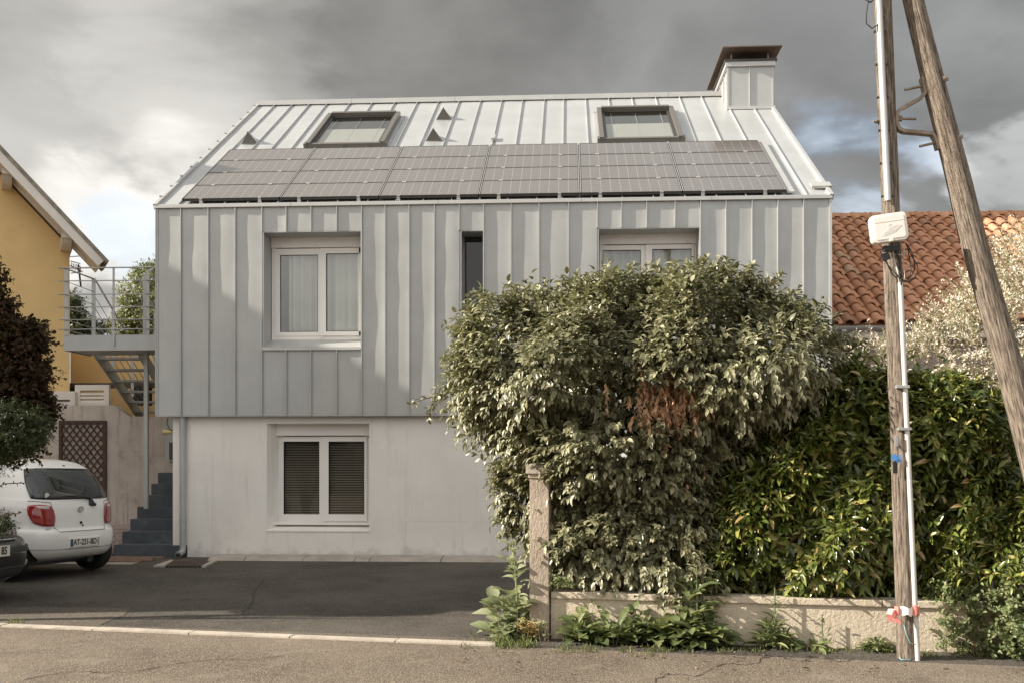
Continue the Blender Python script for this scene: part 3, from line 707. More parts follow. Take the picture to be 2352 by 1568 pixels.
# ---- ground floor
XG = atY(397, 1100, YW).x
OG = span(613, 972, 848, 1219, YW)
b = MB(); wall_with_openings(b, XG, HW-.2, -.05, ZB-.0, YW, YW+.45, [OG])
b.box(XG, XG+.3, YW+.45, 11, -.05, ZB); b.box(HW-.5, HW-.2, YW+.45, 11, -.05, ZB); b.box(XG+.3, HW-.5, 10.7, 11, -.05, ZB)
b.build('lower_wall', MAT['render_white'], house, label='white rendered ground floor wall')
YG = YW + .28
b = MB(); xw = atY(641, 1100, YG).x; b.prism([(OG[0]+.001, YW+.002, OG[2]), (xw, YG, OG[2]), (xw, YG+.1, OG[2]), (OG[0]+.001, YG+.1, OG[2])], (0, 0, OG[3]-OG[2])); b.build('reveal', MAT['render_white'], house)
b = MB(); b.prism([(OG[0]+.002, YW-.008, OG[2]-.01), (OG[0]+.002, YW-.008, OG[2]+.012), (OG[0]+.002, YG+.02, atY(740, 1204, YG).z), (OG[0]+.002, YG+.02, OG[2]-.01)], (OG[1]-OG[0]-.004, 0, 0)); b.box(OG[0]-.02, OG[1]+.01, YW-.012, YW+.05, OG[2]-.012, OG[2]+.01); b.build('window_sill', MAT['render_white'], house, bevel=.005)
casement((640, 989, 850, 1203), 743, YG, [(651, 1013, 733, 1180), (755, 1013, 837, 1180)], 1000, blinds=True)
x0, x1, z0, z1 = span(634, 974, 852, 999, YG-.08)
b = MB(); b.box(x0, x1, YG-.08, YG-.03, z0, z1+.1); b.build('shutter_box', MAT['pvc'], house, bevel=.004)
x0, x1, z0, z1 = span(627, 1199, 852, 1205, YG-.12)
b = MB(); b.box(x0, x1, YG-.13, YG+.02, z0, z1); b.build('window_sill', MAT['pvc'], house, bevel=.004)
# dark interior behind the windows
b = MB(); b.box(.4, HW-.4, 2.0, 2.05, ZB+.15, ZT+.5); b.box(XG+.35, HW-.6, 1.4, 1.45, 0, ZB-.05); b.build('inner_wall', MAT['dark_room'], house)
# downpipe with elbow
pa = atY(420, 960, YW-.06); pb = atY(420, 1268, YW-.06); xp = pa.x
b = MB(); b.tube([(xp, YW-.06, ZB-.02), (xp, YW-.06, .16), (xp-.005, YW-.075, .10), (xp-.02, YW-.13, .07), (xp-.02, YW-.22, .06)], .052, 16)
dp = b.build('downpipe', MAT['zinc'], house, smooth=True, sharp=50)
b = MB(); b.tube([(xp-.02, YW-.221, .06), (xp-.02, YW-.2225, .06)], .045, 16); b.build('pipe_mouth', MAT['dark_room'], dp)
for z in (ZB-.22, ZB-.29, .62, .46):
    b = MB(); b.tube([(xp, YW-.06, z-.012), (xp, YW-.06, z+.012)], .058, 16); b.build('pipe_collar', MAT['zinc'], dp, smooth=True, sharp=50)
# small yellow lamp bracket at the left corner and cable
p = atY(391, 991, YW+.05); b = MB(); b.tube([p + Vector((-.12, 0, 0)), p + Vector((.06, 0, 0))], [.05, .02], 10); b.build('wall_lamp', MAT['yellow_plastic'], house, smooth=True)
p = atY(386, 958, YW+.02); b = MB(); b.tube([p, p+Vector((-.02, 0, -.1)), p+Vector((.03, 0, -.2)), p+Vector((.09, .02, -.23))], .008, 6); b.build('cable', MAT['cable'], house, smooth=True)
# fine cracks and joints in the render
def joint(q, w=.0022):
    ps = [atY(x, y, YW) for x, y in q]; b = MB()
    for a_, c_ in zip(ps[:-1], ps[1:]):
        d = (c_-a_); n_ = Vector((-d.z, 0, d.x)).normalized()*w; b.obox((a_+c_)/2 + Vector((0, -.0008, 0)), d/2, (0, .0015, 0), n_)
    b.build('render_crack', MAT['crack'], house)
mat('crack', (.60, .565, .52), .9)
joint([(930, 1196), (985, 1197), (1040, 1196.5), (1100, 1198), (1172, 1197)]); joint([(488, 1040), (489, 1120), (487, 1200), (488, 1275)]); joint([(612, 1222), (611, 1250), (612, 1278)]); joint([(930, 1060), (931, 1150), (930, 1283)]); joint([(1062, 1200), (1063, 1250), (1062, 1284)])
# drain grate
dr = thing('drain_grate', 'rust brown drain grate under the downpipe elbow', 'drain', atZ(435, 1296))
c = [atZ(*q) for q in ((395, 1291), (482, 1290), (462, 1302), (378, 1302))]
b = MB(); b.prism([q + UP*.005 for q in c], UP*.012); b.build('frame', MAT['black_metal'], dr)
for k_ in range(9):
    t0 = (k_+.3)/9; t1 = t0+.055
    f_ = lambda t: (c[0].lerp(c[1], t), c[3].lerp(c[2], t))
    a0, a3 = f_(t0); a1, a2 = f_(t1); b = MB(); b.prism([q + UP*.018 for q in (a0, a1, a2, a3)], UP*.008); b.build('bar', MAT['drain'], dr)
for q in (((352, 1303), (378, 1303), (398, 1290), (392, 1289)), ((462, 1304), (472, 1304), (500, 1290), (488, 1289))):
    b = MB(); b.prism([atZ(*k_) + UP*.005 for k_ in q], UP*.03); b.build('kerb_block', MAT['concrete'], dr)

# ================================================================== LEFT: brick paving, steps, wall, trellis, steel landing
bp = thing('brick_paving', 'reddish paving bricks in front of the blue steps', None, atZ(200, 1290)); bp['kind'] = 'structure'
b = MB(); b.box(-.105, .105, -.105, .105, -.0, .03); bme = b.mesh('brick', bevel=.008); bme.materials.append(MAT['brick'])
for r in range(12):
    for c in range(20):
        x = -3.75 + c*.218 + (.1 if r % 2 else 0); y = -.75 + r*.218
        if x > XG-.15 or (y > .05 and x > -.9): continue
        o = bpy.data.objects.new('brick', bme); COL.objects.link(o); o.parent = bp
        o.location = Vector((x, y, -.004 + random.uniform(-.002, .003))) - bp.location; o.rotation_euler = (random.uniform(-.01, .01), random.uniform(-.01, .01), random.uniform(-.02, .02))
b = MB(); b.obox(((-3.9+XG)/2, -1.0, .0), ((XG+3.9)/2-.15, 0, 0), (0, .13, 0), (0, 0, .012)); b.build('edge_band', MAT['concrete'], bp)
# blue grey steps
st = thing('concrete_steps', 'blue grey painted concrete steps climbing beside the white wall', 'steps', (XG-1, .3, 0))
tops = [(261, 1252), (281, 1220), (299, 1191), (315, 1163), (332, 1131), (348, 1105), (363, 1077), (378, 1050)]
XL = atY(262, 1281, .15).x
zz = 0.; y = .15
for k_, (px, py) in enumerate(tops):
    # left edge goes straight back: find depth where x= XL is seen at px
    r = ray(px, py); t = (XL + .004*k_ - CAM.x) / r.x; p = CAM + r * t
    y = max(p.y, .1 + .28*k_); z = .2 + .2*k_
    b = MB(); b.box(XL + .003*k_, XG + .25, y, 4.6, -.02 + .0*k_, z); b.build('step', MAT['step_blue'], st, bevel=.012)
# stained low wall with sloping end
Yw = 2.15
wl_pts = [(-260, 905), (72, 912), (85, 930), (263, 930), (296, 955), (382, 957), (398, 957)]
pp = [atY(*q, Yw) for q in wl_pts]; b = MB()
poly = [(pp[0].x, Yw, -.05)] + [tuple(q) for q in pp] + [(pp[-1].x+.6, Yw, pp[-1].z), (pp[-1].x+.6, Yw, -.05)]
b.prism(poly, (0, .2, 0))
lw_ = b.build('garden_wall', MAT['render_old'], None)
tag(lw_, 'stained pinkish rendered wall behind the white car with sloping top end', 'wall')
tr = thing('trellis', 'dark brown diagonal wooden trellis on the stained wall', 'trellis', atY(190, 1180, Yw-.05))
x0, x1, z0, z1 = span(135, 965, 243, 1150, Yw-.05)
b = MB(); fr(b, x0, x1, z0, z1, .055, Yw-.055, Yw-.01); b.build('frame', MAT['trellis'], tr)
step_ = .135
for sgn, yy in ((1, Yw-.045), (-1, Yw-.03)):
    k_ = -30
    while k_ < 40:
        # line z - z0 = sgn*1.25*(x - xk)
        m_ = sgn*1.25; xk = x0 + k_*step_; pts = []
        for x in (x0+.03, x1-.03):
            z = z0 + m_*(x-xk); pts.append((x, z))
        (xa_, za_), (xb_, zb_) = pts
        # clip to z range
        def clip(xa_, za_, xb_, zb_):
            if za_ > zb_: xa_, za_, xb_, zb_ = xb_, zb_, xa_, za_
            if zb_ <= z0+.04 or za_ >= z1-.04: return None
            f0 = max(0, (z0+.03-za_)/(zb_-za_)); f1 = min(1, (z1-.03-za_)/(zb_-za_))
            return (xa_+(xb_-xa_)*f0, za_+(zb_-za_)*f0, xa_+(xb_-xa_)*f1, za_+(zb_-za_)*f1)
        c = clip(xa_, za_, xb_, zb_); k_ += 1
        if not c: continue
        A = Vector((c[0], yy, c[1])); B = Vector((c[2], yy, c[3])); d = B-A
        if d.length < .05: continue
        n_ = Vector((-d.z, 0, d.x)).normalized()*.014
        b = MB(); b.obox((A+B)/2, d/2, (0, .007, 0), n_); b.build('slat', MAT['trellis'], tr)
# low planter wall
b = MB(); p0 = atY(-150, 1200, Yw-.5); p1 = atY(303, 1190, Yw-.35)
b.hexa([(p0.x, Yw-.9, -.02), (XL-.02, Yw-.6, -.02), (XL-.02, Yw-.02, -.02), (p0.x, Yw-.02, -.02), (p0.x, Yw-.9, .38), (XL-.02, Yw-.6, .38), (XL-.02, Yw-.02, .42), (p0.x, Yw-.02, .42)])
tag(b.build('planter_wall', MAT['rose_wall'], None, bevel=.01), 'low brown planter wall between the white car and the blue steps', 'planter')
# weathered side door / meter cabinet at the top of the steps
x0, x1, z0, z1 = span(380, 960, 400, 1058, 2.0)
cb = thing('meter_cabinet', 'grey cabinet at the top of the blue steps', 'cabinet', (x0, 2.0, z0))
b = MB(); b.box(x0, x1+.1, 2.0, 2.12, z0, z1); b.build('body', MAT['steel_paint'], cb)
b = MB(); b.box(x0+.08, x1+.1, 1.975, 1.998, z0+.03, z0+.35); b.build('door', MAT['black_metal'], cb)

# ---- steel landing with stair
Yp = .25
ld_ = thing('steel_landing', 'light grey steel stair landing with horizontal bar railings beside the zinc house', 'staircase', atY(250, 1160, Yp))
A = atY(146, 770, Yp); B = atY(146, 805, Yp); zt, zb = A.z, B.z; xl = A.x; xr = -.02; dpl = .95
b = MB(); b.box(xl, xr, Yp, Yp+.012, zb, zt); b.build('fascia', MAT['steel_paint'], ld_)
b = MB(); b.box(xl, xl+.012, Yp+.012, Yp+dpl, zb, zt); b.build('fascia', MAT['steel_paint'], ld_)
b = MB(); b.box(xl+.012, xr, Yp+.012, Yp+dpl, zb+.02, zb+.06); b.build('deck', MAT['steel_paint'], ld_)
zr = atY(146, 617, Yp).z
def post(x, y, z0, z1, w=.045): 
    b = MB(); b.box(x-w/2, x+w/2, y-.006, y+.006, z0, z1); b.build('post', MAT['steel_paint'], ld_)
def bar(p, q, r=.009, nm='rail'): b = MB(); b.tube([p, q], r, 6); b.build(nm, MAT['steel_paint'], ld_, smooth=True)
post(atY(153, 700, Yp).x, Yp-.01, zt-.0, zr, .07); xp2 = atY(261, 700, Yp-.02).x; post(xp2, Yp-.02, zt-.18, zr, .035); post(atY(341, 700, Yp).x, Yp-.01, zt, zr-.03)
hs = [atY(200, q, Yp).z for q in (646, 677, 706, 735, 757)]
for z in [zr] + hs:
    bar((xl-.07, Yp-.03, z), (xr, Yp-.03, z), .012 if z == zr else .009)
    if z < zr: bar((xl+.04, Yp, z), (xl+.05, Yp+dpl, z-.01), .007)
bar((xl+.04, Yp, zr), (xl+.05, Yp+dpl, zr), .016, 'handrail')
post(xl+.06, Yp+dpl, zt, zr, .07)
# flight going down and away
s0_ = Vector((xl+.06, Yp+dpl, zt)); run, drop = 2.2, 1.25
fx1 = atY(318, 808, Yp+dpl).x
for x in (xl+.08, fx1):
    b = MB(); b.hexa([(x, Yp+dpl, zb-.02), (x+.014, Yp+dpl, zb-.02), (x+.014, Yp+dpl+run, zb-drop-.05), (x, Yp+dpl+run, zb-drop-.05),
                      (x, Yp+dpl, zb+.28), (x+.014, Yp+dpl, zb+.28), (x+.014, Yp+dpl+run, zb-drop+.22), (x, Yp+dpl+run, zb-drop+.22)]); b.build('stringer', MAT['steel_paint'], ld_)
    h = zr-zt
    pa_ = Vector((x, Yp+dpl, zr)); pb_ = Vector((x, Yp+dpl+run, zr-drop-.15)); bar(pa_, pb_, .018, 'handrail')
    for f in (.28, .46, .64, .82): bar(pa_ - UP*h*f, pb_ - UP*h*f, .007)
    for f in (.33, .7, 1.0):
        p = pa_.lerp(pb_, f); post(p.x, p.y, p.z-h+.1, p.z, .06)
for k_ in range(7):
    y = Yp+dpl+.1+k_*.31; z = zb - .02 - k_*.178
    b = MB(); b.box(xl+.09, fx1, y, y+.26, z-.018, z+.018); b.build('tread', MAT['steel_paint'], ld_)
post(atY(333, 700, Yp+.3).x, Yp+.3, zt, atY(333, 632, Yp+.3).z, .07)
p0 = atY(333, 632, Yp+.3); p1 = atY(365, 585, Yp+1.2)
bar(p0, p1 + Vector((.2, .6, .3)), .02, 'handrail')
for f in (.2, .4, .6, .8): bar(p0 - UP*f, p1 + Vector((.2, .6, .3)) - UP*f, .007)
# tall support post
p = atY(323, 1160, Yp+.35); b = MB(); b.box(p.x-.035, p.x+.035, Yp+.55, Yp+.62, .78, zb+.03); b.build('support_post', MAT['steel_paint'], ld_, bevel=.005)

# ================================================================== YELLOW HOUSE
Yh = 3.0; GY = R_(31)
yh = thing('yellow_house', 'ochre yellow gabled house with white soffit brackets at the left', 'house', atY(160, 830, Yh))
C0 = atY(160, 570, Yh); HX = Vector((math.cos(GY), math.sin(GY), 0)); HY = Vector((-math.sin(GY), math.cos(GY), 0))   # along the gable, into the house
def HL(h, y, z): return Vector((C0.x, C0.y, 0)) + HX*h + HY*y + UP*z
def atH(px, py, y):
    q = atPlane(px, py, HL(0, y, 0), HY); r = q - HL(0, y, 0); return r.dot(HX), q.z
zc = C0.z; h1, z1_ = atH(0, 400, 0); slope = (z1_-zc)/(h1); half = 4.3; zrg = zc - slope*half
pts = [(0, -.05), (0, zc), (-half, zrg), (-2*half, zc), (-2*half, -.05)]
b = MB(); b.prism([HL(h, 0, z) for h, z in pts], HY*9); b.build('wall', MAT['yellow_render'], yh)
xe = atY(420, 850, Yh+.6).x; ze = atY(300, 800, Yh+1.2).z
b = MB(); b.box(C0.x-.6, xe+1.5, Yh+1.2, Yh+6, -.05, ze); b.build('extension', MAT['yellow_render'], yh)
ov = .85; hE, zE = atH(229, 578, -ov); hb, zb_ = atH(0, 336, -ov)
sl2 = (zb_-zE)/(hb-hE); slope = (slope+sl2)/2 if sl2*slope > 0 else slope
th_ = math.atan(-slope)
mat('roof_grey', (.27, .235, .185), .9, 0, .8, 25., .3, 5.)
for sg in (1, -1):
    dn = Vector((0, 0, 0)); lenR = (hE+half)/math.cos(th_)
    def F(l, y, n):
        h = l*math.cos(th_) + n*math.sin(th_); z = zrg + .03 - l*math.sin(th_) + n*math.cos(th_)
        return HL(-half + sg*h, y, z)
    lw0 = half/math.cos(th_)
    def slab(l0, l1, y0, y1, n0, n1): return [F(l0, y0, n0), F(l1, y0, n0), F(l1, y1, n0), F(l0, y1, n0), F(l0, y0, n1), F(l1, y0, n1), F(l1, y1, n1), F(l0, y1, n1)]
    b = MB(); b.hexa(slab(0, lenR, -ov, .12, 0, .05)); b.hexa(slab(0, lw0-.02, .12, 9.4, 0, .05)); b.build('soffit', MAT['white_paint'], yh)
    b = MB(); b.hexa(slab(0, lenR, -ov-.04, -ov+.05, -.055, .10)); b.build('bargeboard', MAT['white_paint'], yh)
    b = MB(); b.hexa(slab(0, lenR+.06, -ov-.06, .10, .102, .17)); b.hexa(slab(0, lw0, .10, 9.4, .087, .17)); b.build('roof', MAT['roof_grey'], yh)
    b = MB(); b.hexa(slab(0, lenR-.3, -.28, -.16, -.035, -.002)); b.build('soffit_batten', MAT['white_paint'], yh)
    for l in [lenR-.80, lenR-2.3, lenR-3.8]:
        if l < .2: continue
        w_ = .17; c = F(l, 0, -.02)
        poly = [(0, 0), (-.74, 0), (-.74, .11), (-.66, .13), (-.60, .19), (-.52, .22), (-.48, .24), (0, .24)]
        b = MB(); b.prism([c - HX*w_/2 + HY*(q[0]-.002) + UP*(.02-q[1]*.95) for q in poly], HX*w_); b.build('bracket', MAT['white_paint'], yh)
b = MB(); z = atY(170, 886, Yh+.5).z; b.box(atY(146, 886, Yh+.5).x, xe+1.5, Yh+.48, Yh+.6, z-.04, z+.06); b.build('ledge', MAT['bark'], yh)
# dark windows, white louvred shutter and letter box below
for q in ((152, 888, 172, 905), (300, 885, 343, 930)):
    x0, x1, z0, z1 = span(*q, Yh+.45); b = MB(); b.box(x0, x1, Yh+.45, Yh+.59, z0, z1); b.build('window', MAT['dark_room'], yh)
x0, x1, z0, z1 = span(172, 883, 250, 935, Yh-.2)
sh = thing('louvred_shutter', 'white louvred shutter box standing on the stained wall', 'shutter', (x0, Yh-.2, z0))
b = MB(); fr(b, x0, x1, z0, z1, .10, Yh-.2, Yh-.13, .11); b.build('frame', MAT['white_paint'], sh)
z = z0+.02
while z < z1-.14:
    b = MB(); b.hexa([(x0+.1, Yh-.19, z), (x1-.1, Yh-.19, z), (x1-.1, Yh-.15, z+.04), (x0+.1, Yh-.15, z+.04), (x0+.1, Yh-.19, z+.02), (x1-.1, Yh-.19, z+.02), (x1-.1, Yh-.15, z+.06), (x0+.1, Yh-.15, z+.06)]); b.build('slat', MAT['white_paint'], sh); z += .075
x0, x1, z0, z1 = span(120, 898, 172, 935, Yh-.3)
lb = thing('letter_box', 'white metal box with dark slot on the stained wall', 'box', (x0, Yh-.3, z0))
b = MB(); b.box(x0, x1, Yh-.3, Yh-.1, z0, z1); b.build('body', MAT['white_paint'], lb, bevel=.01)
b = MB(); b.box(x0+.05, x1-.1, Yh-.31, Yh-.302, z0+.12, z0+.155); b.build('slot', MAT['black_metal'], lb)
x0, x1, z0, z1 = span(96, 903, 112, 935, Yh-.3)
b = MB(); b.box(x0, x1, Yh-.3, Yh-.15, z0, z1); tag(b.build('white_board', MAT['white_paint'], None), 'narrow white board beside the white metal box', 'board')
# tv aerial on a distant roof
ae = thing('tv_aerial', 'small tv aerial seen between the yellow eave and the railing', 'aerial', P(180, 660, 26))
c = P(182, 628, 26); b = MB(); b.tube([P(186, 660, 26), P(180, 608, 26)], .025, 6); b.build('mast', MAT['cable'], ae)
for q in (((160, 590), (193, 588)), ((162, 600), (184, 606)), ((160, 610), (186, 622)), ((163, 628), (190, 624))):
    b = MB(); b.tube([P(*q[0], 26), P(*q[1], 26.3)], .016, 5); b.build('element', MAT['cable_light'], ae)
for k_ in range(6):
    b = MB(); b.tube([P(164+k_*4, 604+k_*1.5, 25.7), P(166+k_*4, 618+k_*1.5, 26.3)], .01, 5); b.build('element', MAT['cable'], ae)

# ================================================================== HOUSE ACROSS THE DRIVE (left, out of frame; added and shaped to shade the drive and facade)
nb = thing('shade_house', 'added unseen rendered house left of the driveway, shaped to cast the shade', 'house', (-13, -2.5, 0))
b = MB(); b.prism([(-8.7, -7.8, -.05), (-8.7, -7.8, 7.6), (-13, -7.8, 11.5), (-17.3, -7.8, 7.6), (-17.3, -7.8, -.05)], (0, 10.4, 0)); b.build('wall', MAT['render_white'], nb)
for sg in (1, -1):
    b = MB(); b.hexa([(-13, -8.15, 11.55), (-13+sg*4.7, -8.15, 7.35), (-13+sg*4.7, 2.8, 7.35), (-13, 2.8, 11.55), (-13, -8.15, 11.72), (-13+sg*4.7, -8.15, 7.52), (-13+sg*4.7, 2.8, 7.52), (-13, 2.8, 11.72)]); b.build('roof', MAT['tile'], nb)
for z in (1.0, 4.2):
    for y in (-5.5, -1.5):
        b = MB(); b.box(-8.72, -8.68, y-.6, y+.6, z, z+1.4); w_ = b.build('window', MAT['pvc'], nb); b = MB(); b.box(-8.70, -8.67, y-.52, y+.52, z+.08, z+1.32); b.build('pane', MAT['car_glass'], w_)

op = thing('opposite_house', 'plain rendered house on the far side of the street behind the viewer', 'house', (2, -34, 0))
b = MB(); b.prism([(-8, -40, -.05), (-8, -40, 5.4), (-8, -36, 8.4), (-8, -32, 5.4), (-8, -32, -.05)], (19, 0, 0)); b.build('wall', MAT['render_old'], op)
b = MB(); b.hexa([(-8.4, -31.6, 5.2), (11.4, -31.6, 5.2), (11.4, -36, 8.5), (-8.4, -36, 8.5), (-8.4, -31.6, 5.4), (11.4, -31.6, 5.4), (11.4, -36, 8.7), (-8.4, -36, 8.7)]); b.build('roof', MAT['tile'], op)
b = MB(); b.hexa([(-8.4, -36, 8.5), (11.4, -36, 8.5), (11.4, -40.4, 5.2), (-8.4, -40.4, 5.2), (-8.4, -36, 8.7), (11.4, -36, 8.7), (11.4, -40.4, 5.4), (-8.4, -40.4, 5.4)]); b.build('roof', MAT['tile'], op)
for x in (-5, -1, 3, 7):
    for z in (.9, 3.3): b = MB(); b.box(x, x+1.2, -31.99, -31.95, z, z+1.4); b.build('window', MAT['car_glass'], op)
fh = thing('street_hedge', 'clipped green hedge on the far side of the street behind the viewer', 'hedge', (20, -30, 0))
b = MB(); b.box(12, 40, -33, -31, 0, 2.6); b.build('crown', MAT['bark'], fh)

# ================================================================== TILED HOUSE (right)
Yt = 1.4
th = thing('tiled_house', 'low house with orange clay tile roof at the right of the zinc house', 'house', (13, Yt, 0))
eL = atY(1912, 748, Yt); ridL = P(1912, 499, 21.6); Yrt = ridL.y; zrt = atY(2100, 497, Yrt).z
SLt = math.atan2(zrt-eL.z, Yrt-Yt); ct, s_t = math.cos(SLt), math.sin(SLt); lt = math.hypot(zrt-eL.z, Yrt-Yt)
def TP(x, s, n=0.): return Vector((x, Yt + s*ct - n*s_t, eL.z + s*s_t + n*ct))
X0t = HW+.25; NC = 27; sp_ = .268; X1t = X0t + NC*sp_
b = MB(); b.hexa([TP(X0t, -.05, -.12), TP(X1t, -.05, -.12), TP(X1t, lt, -.12), TP(X0t, lt, -.12), TP(X0t, -.05, -.02), TP(X1t, -.05, -.02), TP(X1t, lt, -.02), TP(X0t, lt, -.02)])
b.hexa([(X0t, Yrt, zrt-.12), (X1t, Yrt, zrt-.12), (X1t, 2*Yrt-Yt, eL.z-.12), (X0t, 2*Yrt-Yt, eL.z-.12), (X0t, Yrt, zrt), (X1t, Yrt, zrt), (X1t, 2*Yrt-Yt, eL.z), (X0t, 2*Yrt-Yt, eL.z)])
b.build('roof_deck', MAT['tile'], th)
b = MB(); b.box(X0t, X1t-.3, Yt+.35, 2*Yrt-Yt-.3, -.05, eL.z-.10); b.build('wall', MAT['rose_wall'], th)
NR = 15; ex = lt/NR; tl = ex*1.22
def tile_mesh(seed):
    b = MB(); n = 7; prof = []
    for i in range(n): a_ = math.pi*i/(n-1); prof.append((-.095*math.cos(a_), .088*math.sin(a_)+.004))
    prof.append((.135, .006)); prof.append((.175, .022))
    m_ = len(prof); vs = []
    for (s_, sc_, up) in ((0, 1.0, .028), (tl, .86, .0)):
        for (x, z) in prof: vs.append((x*sc_, s_, z*sc_+up))
    for (s_, sc_, up) in ((0, 1.0, .028),):
        for (x, z) in prof: vs.append((x*.86, s_, (z-.016)*sc_+up))
    fs = [(i, i+1, m_+i+1, m_+i) for i in range(m_-1)] + [(i+1, i, 2*m_+i, 2*m_+i+1) for i in range(m_-1)]
    b.add(vs, fs); me = b.mesh('tile', smooth=True, sharp=40); return me
tm = []
for k_, cc in enumerate(((.47, .225, .12), (.54, .28, .16), (.42, .195, .105), (.50, .25, .145), (.45, .29, .18), (.33, .17, .10))):
    me_ = tile_mesh(k_); me_.materials.append(mat('tile_%d' % k_, cc, .85, 0, .4, 40., .18, 7., dirt=((.17, .10, .07), 8., .5, .75, .6))); tm.append(me_)
stuff = MB(); cnt = 0
cells = []
for r in range(NR):
    for c in range(NC):
        x = X0t + (c+.5)*sp_ + .02; p = TP(x, r*ex)
        v = p - CAM; d = v.dot(FW); px = 1176 + FPX*v.dot(RT)/d
        cells.append((0 if 1880 < px < 2380 else 1, d, r, c))
cells.sort()
rt = Matrix.Rotation(SLt, 4, 'X')
for k_, (vis, d, r, c) in enumerate(cells):
    M = Matrix.Translation(TP(X0t + (c+.5)*sp_ + .02 + random.uniform(-.006, .006), r*ex + random.uniform(-.02, .02), random.uniform(0, .008))) @ rt @ Matrix.Rotation(random.uniform(-.035, .035), 4, 'Z')
    if k_ < 300:
        o = bpy.data.objects.new('roof_tile', random.choice(tm[:4]*6 + tm[4:])); COL.objects.link(o); o.parent = th
        o.matrix_local = Matrix.Translation(-th.location) @ M
    else:
        me_ = tm[0]; stuff.add([M @ v.co for v in me_.vertices], [tuple(p.vertices) for p in me_.polygons])
stuff.build('roof_tiles', MAT['tile'], th, kind='stuff', smooth=True)
x = X0t
while x < X1t:
    b = MB(); n = 6; l = .42
    for (xx, sc_) in ((x, 1.), (x+l, .88)):
        pass
    vs = []
    for (xx, sc_) in ((x, 1.), (x+l*1.08, .86)):
        for i in range(n+1): a_ = math.pi*i/n; vs.append((xx, Yrt - .13*sc_*math.cos(a_), zrt - .01 + .11*sc_*math.sin(a_)))
    b.add(vs, [(i, i+1, n+2+i, n+1+i) for i in range(n)]); b.add(vs[:n+1], [tuple(range(n+1))]); b.build('ridge_tile', random.choice([MAT['tile'], MAT['tile_1']]), th, smooth=True, sharp=50); x += l
b = MB()   # half-round gutter, lit fascia
pts = []; n = 8
for xx in (X0t, X1t):
    for i in range(n+1): a_ = math.pi + math.pi*i/n; pts.append((xx, Yt-.10+.07*math.cos(a_), eL.z-.03+.07*math.sin(a_)))
b.add(pts, [(i, i+1, n+2+i, n+1+i) for i in range(n)]); b.build('gutter', MAT['zinc'], th, smooth=True)
b = MB(); b.box(X0t, X1t, Yt+.0, Yt+.04, eL.z-.22, eL.z-.03); b.build('fascia', MAT['white_paint'], th)
for k_ in range(7):
    x = X0t+.3+k_*.75; b = MB(); b.box(x-.04, x+.04, Yt-.16, Yt+.0, eL.z-.12, eL.z-.09); b.build('gutter_bracket', MAT['zinc'], th)

# ================================================================== FOLIAGE
def leaf_template(kind='oval', fold=.18, curl=.22):
    """unit leaf: length along x, width along y, normal z. returns verts, faces, edge attribute"""
    if kind == 'oval': st = [(.0, .0), (.28, .46), (.62, .47), (1., .0)]
    elif kind == 'lance': st = [(.0, .0), (.35, .5), (.7, .36), (1., .0)]
    elif kind == 'broad': st = [(.0, .05), (.25, .30), (.55, .5), (.8, .42), (1., .0)]
    else: st = [(.0, .0), (.5, .5), (1., 0)]
    vs = [(st[0][0], 0, 0)]; ed = [0.]; fs = []
    for x, w in st[1:-1]:
        z = -curl*x*x; vs += [(x, w, z + fold*w), (x, 0, z), (x, -w, z + fold*w)]; ed += [1., 0., 1.]
    vs.append((1, 0, -curl)); ed.append(.6)
    n = len(st)-2
    fs += [(0, 2, 1), (0, 3, 2)]
    for i in range(n-1):
        a = 1+3*i; b = a+3; fs += [(a, a+1, b+1, b), (a+1, a+2, b+2, b+1)]
    a = 1+3*(n-1); t = len(vs)-1; fs += [(a, a+1, t), (a+1, a+2, t)]
    return np.array(vs), fs, np.array(ed)
def unit(v): return v / np.maximum(1e-9, np.linalg.norm(v, axis=-1, keepdims=True))
def leaf_frames(p, d, n, L, Wd):
    x = unit(d); y = unit(np.cross(n, x)); z = np.cross(x, y)
    M = np.stack([x*L[:, None], y*Wd[:, None], z*L[:, None]], axis=2)     # columns
    return p, M
def leaves_mesh(name, p, M, tmpl, rnd):
    V, F, E = tmpl; n = len(p)
    co = np.einsum('nij,vj->nvi', M, V) + p[:, None, :]
    nv = len(V); me = bpy.data.meshes.new(name)
    lp = np.concatenate([np.array(f) for f in F]); ls = np.array([len(f) for f in F])
    loops = (lp[None, :] + (np.arange(n)*nv)[:, None]).ravel()
    starts = (np.concatenate([[0], np.cumsum(ls)[:-1]])[None, :] + (np.arange(n)*len(lp))[:, None]).ravel()
    me.vertices.add(n*nv); me.vertices.foreach_set('co', co.astype(np.float32).ravel())
    me.loops.add(len(loops)); me.loops.foreach_set('vertex_index', loops.astype(np.int32))
    me.polygons.add(len(starts)); me.polygons.foreach_set('loop_start', starts.astype(np.int32))
    try: me.polygons.foreach_set('loop_total', np.tile(ls, n).astype(np.int32))
    except Exception: pass
    me.polygons.foreach_set('use_smooth', np.ones(len(starts), dtype=bool))
    a = me.attributes.new('rnd', 'FLOAT', 'POINT'); a.data.foreach_set('value', np.repeat(rnd, nv).astype(np.float32))
    a = me.attributes.new('edge', 'FLOAT', 'POINT'); a.data.foreach_set('value', np.tile(E, n).astype(np.float32))
    me.update(); me.validate(); return me
